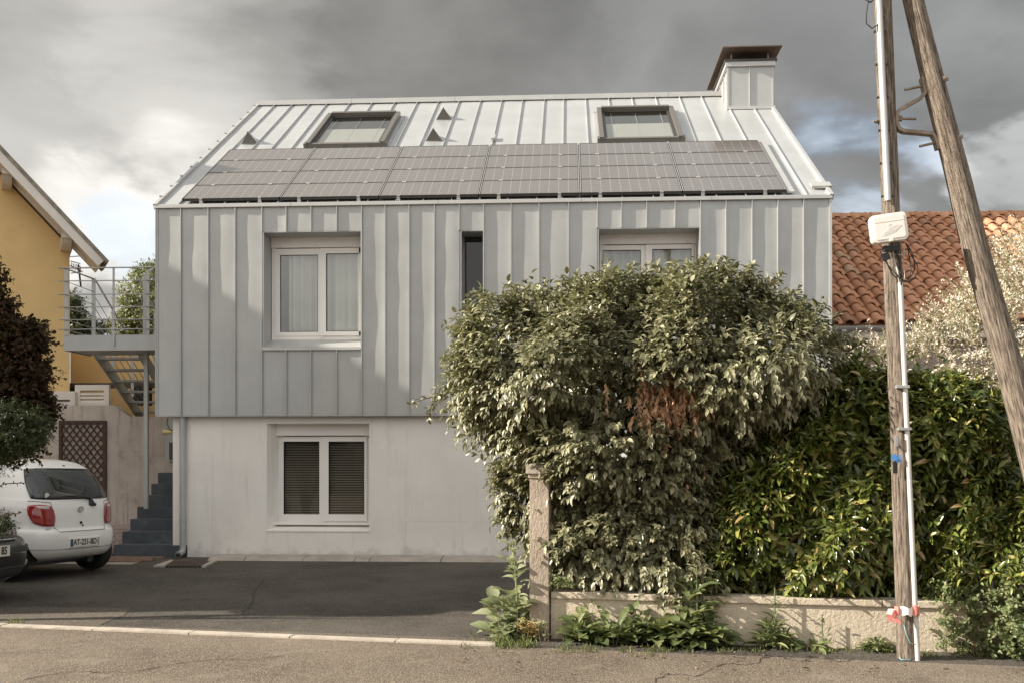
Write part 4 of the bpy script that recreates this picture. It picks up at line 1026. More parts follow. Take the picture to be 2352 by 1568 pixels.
def twigs(o, ax, tl, m, L, Wd, spread=.85, jit=.25, updir=.35, down=.12):
    """o, ax: twig origins and axes; m leaves along each. returns leaf arrays"""
    n = len(o); o = np.repeat(o, m, 0); a = np.repeat(unit(ax), m, 0); tlr = np.repeat(tl, m)
    k = np.tile(np.arange(m), n); s = (k+.5)/m
    ref = unit(np.cross(a, np.array([.31, .17, .93]))); ref2 = np.cross(a, ref)
    ang = k*2.4 + np.repeat(RNG.uniform(0, 6.28, n), m)
    rad = ref*np.cos(ang)[:, None] + ref2*np.sin(ang)[:, None]
    sp = spread*(1.05-.45*s)
    d = unit(a*(1-sp*.55)[:, None] + rad*sp[:, None] + RNG.normal(0, jit, (n*m, 3)) - np.array([0, 0, down]))
    droop = np.array([0, 0, -1.])*(s*s*.25)[:, None]*tlr[:, None]
    p = o + a*(tlr*s)[:, None] + droop
    nn = unit(a*.8 + np.array([0, 0, updir]) + RNG.normal(0, jit, (n*m, 3)))
    sc = RNG.uniform(.55, 1.22, n*m)*(1.12-.4*s)
    return p, d, nn, L*sc, Wd*sc*RNG.uniform(.85, 1.1, n*m)
def poly_sample(poly, n):
    poly = np.array(poly); lo, hi = poly.min(0), poly.max(0); out = []
    tot = 0
    while tot < n:
        q = RNG.uniform(lo, hi, (n*2, 2)); q = q[inside(q, poly)]; out.append(q); tot += len(q)
    return np.concatenate(out)[:n]
def inside(q, poly):
    c = np.zeros(len(q), bool); j = len(poly)-1
    for i in range(len(poly)):
        xi, yi = poly[i]; xj, yj = poly[j]
        m = ((yi > q[:, 1]) != (yj > q[:, 1])) & (q[:, 0] < (xj-xi)*(q[:, 1]-yi)/(yj-yi+1e-12)+xi); c ^= m; j = i
    return c
def edge_info(q, poly):
    best = np.full(len(q), 1e9); out = np.zeros_like(q)
    for i in range(len(poly)):
        a = np.array(poly[i]); b = np.array(poly[(i+1) % len(poly)]); ab = b-a
        t = np.clip(((q-a)@ab)/(ab@ab), 0, 1); c = a+t[:, None]*ab; dd = np.linalg.norm(q-c, axis=1)
        m = dd < best; best[m] = dd[m]; v = unit(c-q); out[m] = v[m]
    return best, out
def npv(v): return np.array([v.x, v.y, v.z])
def lump(x, z, seed, f):
    s = np.zeros(len(x))
    for k in range(5):
        a = RNG_L[seed][k]; s += np.sin(x*f*a[0]+z*f*a[1]+a[2])*a[3]
    return s/1.6
RNG_L = {s: np.random.default_rng(100+s).uniform([-2, -2, 0, .4], [2, 2, 6.28, 1.], (8, 4)) for s in range(12)}
def pillow(pxpoly, off, T, R, n, seed, lumps=.18, back=.25, gaps=.0, f=2.2, shell=.35, inset=0.):
    """twig origins and axes filling a rounded volume whose mid plane is parallel to the garden wall"""
    poly = []
    for px, py in pxpoly:
        q = wl(px, py, off) - (WL0 + WN*off); poly.append((q.dot(WD), q.z))
    q = poly_sample(poly, n); dd, out = edge_info(q, poly); kk = dd > inset; q = q[kk]; dd = dd[kk]-inset*.8; out = out[kk]; n = len(q)
    t = np.clip(dd/R, 0, 1); h = (T(q[:, 1]) if callable(T) else T)*np.sqrt(np.clip(1-(1-t)**2, 0, 1)) + .04
    lm = lump(q[:, 0], q[:, 1], seed, f); h = h*(1+lumps*lm)
    side = np.where(RNG.random(n) < back, 1., -1.)
    depth = 1 - RNG.random(n)**1.6*shell - (RNG.random(n) < .15)*RNG.random(n)*.5
    if gaps: # push the surface in where the lumps are low
        depth = depth - np.clip(-lm-.25, 0, 1)*gaps*RNG.random(n)
    wn_, wd_, z_ = npv(WN), npv(WD), np.array([0, 0, 1.])
    y = side*h*depth
    P0 = npv(WL0 + WN*off); P0[2] = 0
    p = P0 + wd_*q[:, :1] + z_*q[:, 1:] + wn_*y[:, None]
    e = (1-t)[:, None]
    ax = (wd_*out[:, :1] + z_*out[:, 1:])*(.35+e) + wn_*(side*(.9*(1-e[:, 0])+.25))[:, None] + z_*.35 + RNG.normal(0, .33, (n, 3))
    g = RNG_L[seed][5]
    ax += wd_*(-lm*.2)[:, None]
    return p, unit(ax), lm
def proj(p):
    v = p - npv(CAM); d = v@npv(FW); return 1176 + FPX*(v@npv(RT))/d, 1060 - FPX*v[:, 2]/d, d
def cull(s, fn):
    px, py, d = proj(s[0]); k = ~fn(px, py, d); return tuple(x[k] for x in s)
def plant(root, name, sets, tmpl, matn, nparts=0, rndbias=None):
    p = np.concatenate([s[0] for s in sets]); d = np.concatenate([s[1] for s in sets]); n = np.concatenate([s[2] for s in sets]); L = np.concatenate([s[3] for s in sets]); Wd = np.concatenate([s[4] for s in sets])
    P_, M = leaf_frames(p, d, n, L, Wd); rnd = RNG.random(len(p))*.985
    off = npv(root_loc(root))
    if nparts:
        cam_ = npv(CAM); v = p-cam_; dist = np.linalg.norm(v, axis=1)
        face = np.abs(np.einsum('ni,ni->n', M[:, :, 2]/L[:, None], unit(v)))
        score = L*Wd*face/dist**2
        # leaves standing in front of the others
        fr_ = (v@npv(FW)); cell = np.round(np.stack([(v@npv(RT))/fr_*14, v[:, 2]/fr_*14], 1)).astype(int)
        key = cell[:, 0]*10000+cell[:, 1]; order = np.argsort(fr_); seen = {}
        cand = []
        for i in order:
            if seen.get(key[i], 0) < 9: seen[key[i]] = seen.get(key[i], 0)+1; cand.append(i)
        cand = np.array(cand); cand = cand[np.argsort(-score[cand])][:nparts]
        mesh_ = leaves_mesh('leaf', np.zeros((1, 3)), np.eye(3)[None], tmpl, np.zeros(1)); mesh_.materials.append(MAT[matn])
        for i in cand:
            o = bpy.data.objects.new('leaf', mesh_); COL.objects.link(o); o.parent = root
            m4 = Matrix([[*M[i][r], p[i][r]-off[r]] for r in range(3)] + [[0, 0, 0, 1]]); o.matrix_local = m4
        keep = np.ones(len(p), bool); keep[cand] = False; p = p[keep]; M = M[keep]; rnd = rnd[keep]
    me = leaves_mesh(name, p-off, M, tmpl, rnd)
    o = link(name, me, MAT[matn], root, local=True, kind='stuff'); return o
def branches(root, base, n, h, spread, r=.03, seed=1, matn='bark', dirv=(0, 0, 1)):
    rr = random.Random(seed)
    for k in range(n):
        a = rr.uniform(0, 6.28); p = Vector(base); pts = [p.copy()]; v = Vector((math.cos(a)*spread, math.sin(a)*spread*.5, 1)).normalized()
        for j in range(5):
            p = p + v*h/5; v = (v + Vector((rr.uniform(-.3, .3), rr.uniform(-.2, .2), rr.uniform(-.1, .2)))).normalized(); pts.append(p.copy())
        b = MB(); b.tube(pts, [r*(1-.16*i) for i in range(6)], 6); b.build('branch', MAT[matn], root, smooth=True)
T_OV = leaf_template('oval', .25, .25); T_LA = leaf_template('lance', .22, .18); T_BR = leaf_template('broad', .15, .35); T_SM = leaf_template('tiny', .2, .2)

# ---- garden wall and pillar first (they stand under the hedge)
gw = thing('garden_wall', 'low cream rendered garden wall under the hedge with a projecting coping', 'wall', WL0)
hW = (wl(1265, 1358)).z
Lw = (WL1-WL0).length + 3.2
b = MB(); c = WL0 + WD*(Lw/2) + WN*.10; b.obox(c + UP*(hW-.055)/2, WD*(Lw/2), WN*.09, UP*((hW-.055)/2+.01)); b.build('wall', MAT['wall_cream'], gw)
s = 0
for l in (1.35, 1.5, 1.45, 1.5, 1.5):
    if s+l > Lw+.3: break
    c = WL0 + WD*(s+l/2) + WN*.10 + UP*(hW-.028); b = MB(); b.obox(c, WD*(l/2-.004), WN*.115, UP*.028); b.build('coping_stone', MAT['wall_cream'], gw, bevel=.01); s += l
pl0 = wl(1217, 1478); pl1 = wl(1250, 1478); plw = .2
pc = WL0 - WD*.10 + WN*.06
pil = thing('gate_pillar', 'brown roughcast gate pillar with a moulded cap at the end of the garden wall', 'pillar', pc)
hp = P(1230, 1088, 8.9).z
b = MB(); b.obox(pc + UP*hp/2, WD*.088, WN*.10, UP*(hp/2)); b.build('shaft', MAT['pillar'], pil, bevel=.008)
b = MB(); b.obox(pc + UP*(hp-.015), WD*.10, WN*.112, UP*.02); b.build('neck_moulding', MAT['pillar'], pil, bevel=.006)
b = MB(); b.obox(pc + UP*(hp+.045), WD*.118, WN*.13, UP*.04)
t_ = pc + UP*(hp+.085); b.hexa([t_-WD*.105-WN*.115, t_+WD*.105-WN*.115, t_+WD*.105+WN*.115, t_-WD*.105+WN*.115, t_-WD*.06-WN*.07+UP*.02, t_+WD*.06-WN*.07+UP*.02, t_+WD*.06+WN*.07+UP*.02, t_-WD*.06+WN*.07+UP*.02])
b.build('cap', MAT['concrete'], pil, bevel=.006)
# earth bed behind the wall
b = MB(); c = WL0 + WD*(Lw/2) + WN*1.35 + UP*.1; b.obox(c, WD*(Lw/2+.1), WN*1.1, UP*.17); o = b.build('garden_bed', MAT['soil'], None); tag(o, kind='structure')

# ---- big silver leaved bush
EL = [(1240, 1200), (1205, 1230), (1190, 1190), (1160, 1130), (1195, 1060), (1140, 1025), (1085, 975), (1045, 920), (1040, 880), (1062, 835), (1060, 790), (1080, 735), (1110, 690), (1160, 680), (1240, 672), (1330, 655), (1440, 632), (1500, 637),
      (1560, 632), (1640, 618), (1700, 635), (1760, 660), (1800, 682), (1880, 735), (1915, 770), (1935, 830), (1930, 880), (1870, 960), (1800, 1010), (1720, 1080), (1690, 1180), (1660, 1280), (1640, 1330), (1560, 1365), (1490, 1350), (1420, 1330), (1330, 1340), (1290, 1325), (1268, 1300), (1262, 1220)]
bush = thing('silver_bush', 'big rounded bush with silvery olive leaves spilling over the wall and pillar', 'bush', WL0 + WD*1.0 + WN*.8)
TB = lambda z: .50 + .48*np.clip((z-1.25)/.75, 0, 1) + .12*np.clip((.9-z)/.5, 0, 1)
n = 4300
o_, a_, lm = pillow(EL, .80, TB, .85, n, 1, lumps=.30, back=.16, gaps=1.9, f=3.6, shell=.20, inset=.15)
sets = [twigs(o_, a_, RNG.uniform(.14, .30, len(o_)), 10, .092, .044, .62, .13, .75, .5)]
n2 = 520
o2, a2, lm2 = pillow(EL, .80, lambda z: TB(z)*1.04, .85, n2, 1, lumps=.30, back=.12, f=3.4, shell=.08, inset=.2)
sets.append(twigs(o2, unit(a2 + np.array([0, 0, .15])), RNG.uniform(.24, .42, len(o2)), 13, .095, .045, .6, .13, .75, .45))
n3 = 2300
o3, a3, _ = pillow(EL, .80, .42, .6, n3, 1, lumps=.1, back=.4, shell=.9, inset=.12)
sets.append(twigs(o3, a3, RNG.uniform(.2, .4, len(o3)), 8, .10, .055, .9, .3))
EXT = [([(1170, 1060), (1225, 1045), (1225, 1235), (1200, 1245), (1182, 1190), (1165, 1130)], .62, .26, 170), ([(1240, 1180), (1420, 1150), (1640, 1150), (1645, 1330), (1560, 1365), (1420, 1338), (1265, 1340), (1255, 1250)], .42, .34, 520),
       ([(1262, 1240), (1340, 1230), (1350, 1335), (1268, 1340)], .55, .3, 160), ([(1560, 1290), (1640, 1280), (1620, 1395), (1560, 1400)], .10, .12, 40)]
for k_, (pl_, of_, T_, n_) in enumerate(EXT):
    oo, aa, _ = pillow(pl_, of_, T_, .3, n_, 5+k_, lumps=.3, back=.2, gaps=.5, f=5., shell=.6)
    sets.append(twigs(oo, aa, RNG.uniform(.12, .26, len(oo)), 10, .088, .043, .62, .14, .75, .5))
PD = (pc - CAM).dot(FW)
def pillar_clear(px, py, d): return (px > 1210) & (px < 1226 + 14*np.sin(py*.035)) & (py > 1066) & (d < PD+.12)
def patch_clear(px, py, d): return (((px-1530)/88)**2 + ((py-912)/46)**2 < .55+.6*np.sin(px*.11)*np.sin(py*.13)+.3) & (d < 8.8)
sets = [cull(cull(s, pillar_clear), patch_clear) for s in sets]
def shoot(pts, m, L, Wd, wig=.2):
    P_ = np.array([npv(p) for p in pts]); t = np.linspace(0, 1, m)*(len(P_)-1); i = np.minimum(t.astype(int), len(P_)-2); f = (t-i)[:, None]
    p = P_[i]*(1-f)+P_[i+1]*f; ax = unit(P_[i+1]-P_[i]); ang = np.arange(m)*2.4
    ref = unit(np.cross(ax, np.array([.2, .9, .1]))); r2 = np.cross(ax, ref); rad = ref*np.cos(ang)[:, None]+r2*np.sin(ang)[:, None]
    d = unit(ax*.55+rad*.8+RNG.normal(0, wig, (m, 3))); nn = unit(np.array([0, 0, .8])+ax*.5+RNG.normal(0, .35, (m, 3)))
    sc = RNG.uniform(.6, 1.1, m); return p, d, nn, L*sc, Wd*sc
SH = [[(1090, 880), (1020, 905), (975, 915), (943, 928)], [(1020, 905), (990, 930), (985, 965)], [(1110, 800), (1060, 765), (1020, 745)], [(1150, 720), (1110, 690), (1088, 672)], [(1400, 680), (1395, 640), (1390, 612)],
      [(1520, 660), (1510, 625), (1495, 602)], [(1530, 660), (1545, 625), (1555, 600)], [(1640, 650), (1650, 620), (1652, 592)], [(1700, 660), (1712, 635), (1730, 608)], [(1760, 680), (1775, 650), (1800, 628)], [(1860, 760), (1880, 725), (1900, 700)], [(1330, 690), (1310, 660), (1300, 640)],
      [(1930, 830), (1955, 800), (1980, 790)], [(1200, 700), (1190, 670), (1165, 655)], [(1600, 640), (1605, 610), (1625, 590)], [(1450, 650), (1445, 625), (1460, 605)]]
for k, pts in enumerate(SH):
    w3 = [wl(px, py, .75 + .05*(k % 4)) for px, py in pts]; w3 = [w3[0]+WN*.05] + w3[1:]
    b = MB(); b.tube(w3, [.006]*(len(w3)-1)+[.002], 5); b.build('twig', MAT['bark'], bush, smooth=True)
    sets.append(shoot(w3, 7+4*len(pts), .080, .038))
plant(bush, 'foliage', sets, T_OV, 'leaf_silver', 260)
branches(bush, WL0 + WD*1.2 + WN*.8, 9, 2.2, .6, .045, 3)
# dead brown patch hanging in the bush
n4 = 170; q = np.array([npv(P(1530 + random.gauss(0, 46), 902 + random.gauss(0, 30), 8.60 + random.uniform(-.12, .14))) for _ in range(n4)])
dead = twigs(q, np.tile(np.array([0.05, -.12, -1.]), (n4, 1))+RNG.normal(0, .2, (n4, 3)), RNG.uniform(.08, .16, n4), 6, .075, .030, .35, .15)
b2 = plant(bush, 'dead_foliage', [dead], T_OV, 'leaf_brown', 40); b2['label'] = 'dead brown leaves hanging in the middle of the bush'
q = np.array([npv(wl(random.uniform(1420, 1720), random.uniform(940, 1150), .02)) for _ in range(9)])
plant(bush, 'dead_foliage', [twigs(q, np.tile(np.array([0, 0, -1.]), (9, 1)), np.full(9, .08), 3, .05, .024, .4)], T_OV, 'leaf_brown')

# ---- glossy dark hedge
HD = [(1640, 1365), (1600, 1300), (1640, 1150), (1700, 1060), (1800, 980), (1880, 900), (1930, 850), (1985, 868), (2040, 870), (2110, 872), (2180, 882), (2250, 905), (2285, 945), (2300, 1000), (2300, 1080), (2310, 1140), (2300, 1250), (2200, 1320), (2140, 1360), (2000, 1358), (1850, 1362), (1730, 1350)]
hedge = thing('glossy_hedge', 'dark glossy green laurel hedge behind the low wall and the utility pole', 'hedge', WL0 + WD*3 + WN*.7)
n = 2300
o_, a_, lm = pillow(HD, .62, .56, .5, n, 2, lumps=.16, back=.2, gaps=.9, f=3.2, shell=.28)
sets = [twigs(o_, a_, RNG.uniform(.07, .14, n), 9, .135, .046, .85, .14, .55, .3)]
o3, a3, _ = pillow(HD, .65, .35, .5, 700, 2, lumps=.1, back=.4, shell=.9)
sets.append(twigs(o3, a3, RNG.uniform(.2, .4, 700), 7, .15, .06, .9, .3))
plant(hedge, 'foliage', sets, T_LA, 'leaf_laurel', 270)
branches(hedge, WL0 + WD*3 + WN*.7, 8, 1.6, .9, .035, 5)
# ---- looser shrub and creeper hanging at the right corner
LS = [(2140, 1500), (2130, 1400), (2160, 1330), (2230, 1230), (2270, 1150), (2330, 1110), (2420, 1100), (2440, 1500), (2300, 1512)]
ls = thing('corner_shrub', 'loose laurel and creeper at the right corner hiding the wall end', 'shrub', WL0 + WD*4.2)
o_, a_, lm = pillow(LS, .22, .42, .5, 1250, 3, lumps=.2, back=.2, f=3.5, shell=.5)
up_ = o_[:, 2] > .62
sets = [twigs(o_[up_], a_[up_], RNG.uniform(.07, .14, up_.sum()), 8, .12, .038, .95, .2, .2)]
plant(ls, 'foliage', sets, T_LA, 'leaf_laurel', 90)
lo_ = ~up_; plant(ls, 'creeper', [twigs(o_[lo_], a_[lo_], RNG.uniform(.1, .2, lo_.sum()), 12, .045, .026, .9, .3)], T_OV, 'leaf_weed', 0)
branches(ls, WL0 + WD*4.0 + WN*.2, 6, 1.0, .8, .012, 8)

# ---- pale flowering willow behind, right
SWp = [(1940, 870), (1965, 810), (2020, 800), (2090, 810), (2130, 760), (2170, 710), (2215, 660), (2270, 630), (2310, 580), (2352, 540), (2450, 540), (2450, 1120), (2330, 1110), (2290, 950), (2150, 900), (2020, 890)]
sw = thing('pale_willow', 'variegated willow with pale pinkish cream leaves in front of the tiled roof', 'bush', P(2250, 1060, 11.5) - UP*1.6)
n = 2700
o_, a_, lm = pillow(SWp, 2.4, .9, .8, n, 4, lumps=.3, back=.15, gaps=.8, f=2.2, shell=.5)
a_ = unit(a_ + np.array([0, 0, .5]))
sets = [twigs(o_, a_, RNG.uniform(.15, .4, n), 14, .050, .020, .7, .2)]
for px, py in ((2150, 720), (2180, 690), (2240, 640), (2310, 560), (2060, 790), (2010, 780), (2290, 590), (2215, 650), (1985, 800), (2130, 760)):
    w3 = [wl(px+20, py+60, 2.3), wl(px, py, 2.25), wl(px-18, py-42, 2.2)]; b = MB(); b.tube(w3, .004, 4); b.build('twig', MAT['bark'], sw); sets.append(shoot(w3, 34, .05, .02))
plant(sw, 'foliage', sets, T_SM, 'leaf_pale', 0)
branches(sw, P(2300, 1060, 11.6) - UP*1.6, 8, 2.8, .5, .03, 9)
# roughcast wall and grey green panel at the far right
gp = thing('roughcast_wall', 'pinkish roughcast wall end right of the hedge', 'wall', wl(2340, 1400, 2.0))
b = MB(); c = wl(2440, 1050, 2.0); c.z = .7; b.obox(c, WD*.75, WN*.1, UP*.75); b.build('wall', MAT['rose_wall'], gp)
b = MB(); c = wl(2250, 1030, 1.25); zt_ = wl(2280, 968, 1.25).z
pts = [(p_[0], p_[1]) for p_ in rrect(0, zt_-.75, .42, .75, .09)]
b.prism([c + WD*x - UP*c.z + UP*z for x, z in pts], WN*.03); tag(b.build('fence_panel', mat('panel_green', (.20, .20, .16), .6), None, bevel=.004), 'grey green panel with rounded corner behind the right end of the hedge', 'panel')

# ---- weeds along the wall foot
def rosette(cx, cy, z, n, L, Wd, lift, off, seed, tmpl, matn, root, name='leaf', h=.0, parts=True):
    rr = random.Random(seed); base = wl(cx, cy, off); base.z = z
    me = None; sets_ = []
    p = []; d = []; nn = []; Ls = []; Ws = []
    for k in range(n):
        a = k*2.4 + rr.uniform(-.5, .5); t = (k+rr.uniform(-.5, .5))/n; t = min(1, max(0, t)); el = lift*(.30+.75*rr.random()*(.4+.6*t)+.35*t)
        bx_ = (rr.uniform(-.05, .05), rr.uniform(-.03, .03))
        dir_ = Vector((math.cos(a)*math.cos(el), math.sin(a)*math.cos(el)*.8 - .12, math.sin(el))); p.append(npv(base + UP*(h*t*rr.uniform(.5, 1.)) + WD*bx_[0] + WN*bx_[1] + dir_*.01)); d.append(npv(dir_))
        up = Vector((-math.cos(a)*math.sin(el), -math.sin(a)*math.sin(el), math.cos(el))); nn.append(npv(up + Vector((rr.uniform(-.2, .2), -.25, rr.uniform(-.1, .2)))))
        l = L*rr.uniform(.75, 1.1)*(1.1-.3*t); Ls.append(l); Ws.append(Wd*l/L*rr.uniform(.85, 1.1))
    return np.array(p), np.array(d), np.array(nn), np.array(Ls), np.array(Ws)
T_RO = leaf_template('broad', .22, .45)
def weed(name, label, specs, tmpl, matn, loc, group=None, nparts=100, stems=None):
    r = thing(name, label, 'plant', loc, group=group)
    sets_ = [rosette(*s, tmpl, matn, r, h=hh) for (s, hh) in specs]
    plant(r, 'foliage', sets_, tmpl, matn, nparts)
    for st_ in (stems or []): b = MB(); b.tube(st_, .006, 5); b.build('stem', MAT['leaf_weed'], r)
    return r
def clump(cx, cy, w, n, L, Wd, seed, off=-.12, h=.12, lift=1.0, k=12):
    rr = random.Random(seed); return [((cx + rr.uniform(-w, w), cy, .0 if j % 3 else rr.uniform(0, .06), k, L*rr.uniform(.6, 1.1), Wd*rr.uniform(.6, 1.1), lift*rr.uniform(.7, 1.1), off + rr.uniform(-.07, .05), seed*31+j), h*rr.uniform(.5, 1.5)) for j in range(n)]
weed('broadleaf_weed', 'leafy weed clump nearest the pillar at the wall foot', clump(1368, 1465, 46, 9, .19, .10, 1, h=.16) + clump(1345, 1440, 20, 3, .13, .05, 2, h=.32, off=-.06), T_RO, 'leaf_weed', wl(1365, 1475, -.1))
weed('broadleaf_weed', 'middle weed with upright leaves at the wall foot', clump(1470, 1470, 50, 10, .20, .10, 3, h=.16) + clump(1465, 1440, 15, 3, .20, .09, 4, h=.34, off=-.08), T_RO, 'leaf_weed', wl(1460, 1485, -.15))
weed('broadleaf_weed', 'tallest weed climbing from the wall foot into the silver bush', clump(1600, 1475, 70, 12, .23, .12, 5, h=.14) + clump(1600, 1440, 18, 4, .22, .09, 6, h=.5, off=-.08, k=15) + clump(1600, 1380, 12, 3, .16, .06, 7, h=.75, off=-.06), T_RO, 'leaf_weed', wl(1605, 1488, -.12),
     stems=[[wl(1603, 1480, -.1), wl(1600, 1300, -.1)], [wl(1590, 1480, -.1), wl(1585, 1360, -.08)]])
cr_ = weed('wall_creeper', 'small leaved creeper growing over the coping beside the pillar', clump(1285, 1330, 18, 9, .045, .032, 8, off=-.10, h=.08), T_OV, 'leaf_weed', wl(1285, 1350, -.1), nparts=0)
for ch in cr_.children: ch.location.z += (wl(1285, 1345).z)
weed('feathery_weed', 'bushy narrow leaved weed in front of the bare wall', [((1775, 1470, .0, 46, .16, .028, 1.0, -.08, 10), .26), ((1760, 1470, .0, 34, .13, .024, 1.0, -.08, 11), .15), ((1800, 1475, .0, 34, .13, .024, .9, -.08, 12), .12), ((1780, 1370, .35, 10, .05, .018, .8, -.06, 13), .1)], T_RO, 'leaf_weed', wl(1775, 1485, -.08), nparts=40, stems=[[wl(1778, 1470, -.07), wl(1780, 1350, -.07)]])
weed('low_weed', 'small low weed with long leaves right of the feathery one', [((1865, 1487, .0, 14, .17, .05, .7, -.08, 14), .04), ((1890, 1450, .0, 16, .07, .02, 1.0, -.06, 15), .3)], T_RO, 'leaf_weed', wl(1865, 1490, -.08), nparts=14, stems=[[wl(1890, 1480, -.06), wl(1888, 1410, -.06)]])
weed('low_weed', 'little weed clump left of the utility pole foot', [((2010, 1492, .0, 40, .10, .03, .8, -.07, 16), .10), ((1990, 1494, .0, 26, .08, .03, .8, -.07, 17), .05), ((2035, 1494, .0, 26, .08, .03, .8, -.07, 18), .05)], T_RO, 'leaf_weed', wl(2010, 1496, -.07), nparts=0)
# plants left of the pillar
pz = thing('tall_weed', 'tall pale green weed growing against the left side of the pillar', 'plant', wl(1185, 1480, -.02))
sets = [rosette(*s_, T_RO, '', pz, h=h_) for s_, h_ in clump(1165, 1400, 32, 7, .26, .17, 11, off=.02, h=.35, k=8) + clump(1185, 1400, 20, 6, .18, .09, 12, off=.0, h=.6, k=12) + clump(1190, 1470, 50, 12, .10, .04, 13, off=-.10, h=.12, k=14)]
sets += [rosette(1180, 1300, .50, 16, .14, .06, 1.0, .0, 24, T_RO, '', pz, h=.40), rosette(1175, 1260, .78, 10, .07, .03, 1.1, .0, 25, T_RO, '', pz, h=.18)]
plant(pz, 'foliage', sets, T_RO, 'leaf_weed_pale', 60)
b = MB(); b.tube([wl(1190, 1480, .0), wl(1186, 1350, .0), wl(1178, 1240, .0)], [.012, .009, .004], 6); b.build('stem', MAT['leaf_weed_pale'], pz)
yw = thing('yellow_weed', 'small yellow flowering weed at the pillar foot', 'plant', wl(1225, 1488, -.15))
sets = [rosette(1212 + random.uniform(-14, 14), 1450 + random.uniform(-6, 20), .02+random.uniform(0, .1), 16, .045, .02, 1.0, -.15, 30+k, T_RO, '', yw, h=.08) for k in range(9)]
plant(yw, 'flowers', sets, T_SM, 'leaf_yellow', 0)
# grass tufts: blades
def grass(name, label, areas, n, hgt, seed):
    P_ = []; 
    for (x0, x1, y0, y1, w) in areas:
        m = int(n*w)
        for _ in range(m):
            q = atZ(random.uniform(x0, x1), random.triangular(y0, y1, y1)); P_.append((q.x, q.y, 0))
    P_ = np.array(P_); kk_ = (np.sin(P_[:, 0]*9+seed)+np.sin(P_[:, 0]*23+2)+RNG.normal(0, .9, len(P_))) > .25; P_ = P_[kk_]; m = len(P_); d = unit(RNG.normal(0, .45, (m, 3))*np.array([1, 1, .2]) + np.array([0, 0, 1.])); L = RNG.uniform(.3, 1., m)*hgt
    p, M = leaf_frames(P_, d, unit(RNG.normal(0, 1, (m, 3))), L, np.full(m, .007)); me = leaves_mesh('grass', p, M, T_SM, RNG.random(m)*.98)
    o = link(name, me, MAT['grass'], None, kind='stuff'); tag(o, label, 'grass'); return o
grass('grass', 'grass tufts round the pillar foot and the end of the kerb', [(1060, 1260, 1462, 1492, 1.), (1130, 1250, 1440, 1492, 1.2), (1080, 1180, 1455, 1480, .7), (1140, 1240, 1470, 1490, .8)], 230, .09, 1)
# dead stalks and fallen leaves along the verge
rr = random.Random(77); st_b = MB()
for _ in range(60):
    c = wl(rr.choice([rr.uniform(1120, 1260), rr.uniform(1280, 1700), rr.uniform(2120, 2350)]), 1490, -rr.uniform(.02, .2)); c.z = 0; h = rr.uniform(.08, .38)
    st_b.tube([c, c+Vector((rr.uniform(-.04, .04), rr.uniform(-.04, .03), h*.6)), c+Vector((rr.uniform(-.12, .12), rr.uniform(-.08, .05), h))], [.003, .002, .0012], 4)
tag(st_b.build('dry_stalks', MAT['dry'] if 'dry' in MAT else mat('dry', (.34, .26, .16), .8), None, kind='stuff'), 'thin dry stalks among the weeds at the wall foot', 'stalks')
m_ = 150; q_ = np.array([npv(atZ(rr.uniform(1050, 2352), rr.triangular(1470, 1560, 1492), .012)) for _ in range(m_)]); q_ = q_[(q_[:, 1] < 99)]
d_ = unit(RNG.normal(0, 1, (m_, 3))*np.array([1, 1, .12])); n_ = unit(np.array([0, 0, 1.]) + RNG.normal(0, .25, (m_, 3)))
p_, M_ = leaf_frames(q_, d_, n_, RNG.uniform(.02, .06, m_), RNG.uniform(.01, .03, m_)); me = leaves_mesh('fallen_leaves', p_, M_, T_OV, RNG.random(m_)*.98)
tag(link('fallen_leaves', me, MAT['leaf_litter'], None, kind='stuff'), 'small fallen leaves and bits along the edge of the pavement', 'litter')
grass('verge_grass', 'thin grass and moss along the foot of the garden wall', [(1270, 1700, 1480, 1500, .8), (1700, 2050, 1485, 1500, .5), (2120, 2352, 1490, 1512, .6), (1450, 1500, 1490, 1510, .12), (20, 60, 1425, 1436, .1)], 900, .06, 2)

# ---- dark leaved tree at the left edge, in front of the cars
pt_ = thing('purple_tree', 'dark purple leaved small tree at the left edge in front of the cars', 'tree', P(-40, 1400, 10.5) - UP*0)
pt_.location.z = 0
def blob_tree(root, blobs, n, m, L, Wd, tl, tmpl, matn, name, up=.3):
    O = []; A = []
    for (px, py, d, r, w) in blobs:
        c = npv(P(px - (12 if 'purple' in matn else 0), py, d)); k = int(n*w); v = unit(RNG.normal(0, 1, (k, 3))); rad = r*RNG.random(k)**.4
        O.append(c + v*rad[:, None]); A.append(v + np.array([0, 0, up]) + RNG.normal(0, .3, (k, 3)))
    o = np.concatenate(O); a = unit(np.concatenate(A)); return plant(root, name, [twigs(o, a, RNG.uniform(*tl, len(o)), m, L, Wd, .9, .3)], tmpl, matn, 0)
blob_tree(pt_, [(-110, 780, 10.6, .65, 1.2), (-20, 645, 10.6, .16, .2), (-5, 705, 10.5, .14, .22), (15, 790, 10.5, .26, .6), (72, 785, 10.4, .14, .3), (60, 855, 10.4, .2, .5), (0, 900, 10.5, .36, 1.0), (62, 900, 10.4, .16, .35), (75, 930, 10.5, .2, .4), (105, 935, 10.4, .1, .12), (-60, 960, 10.5, .6, 1.2), (5, 730, 10.5, .16, .25), (40, 980, 10.5, .3, .6), (95, 850, 10.4, .10, .12), (88, 770, 10.4, .10, .12)],
          560, 11, .055, .036, (.08, .22), T_OV, 'leaf_purple', 'foliage')
branches(pt_, P(-150, 1400, 9.9) - UP*(P(-150, 1400, 9.9).z), 6, 2.6, .16, .045, 12)
cf = thing('green_shrub', 'dark green shrub at the left edge below the purple tree', 'shrub', P(-40, 1400, 10.2)); cf.location.z = 0
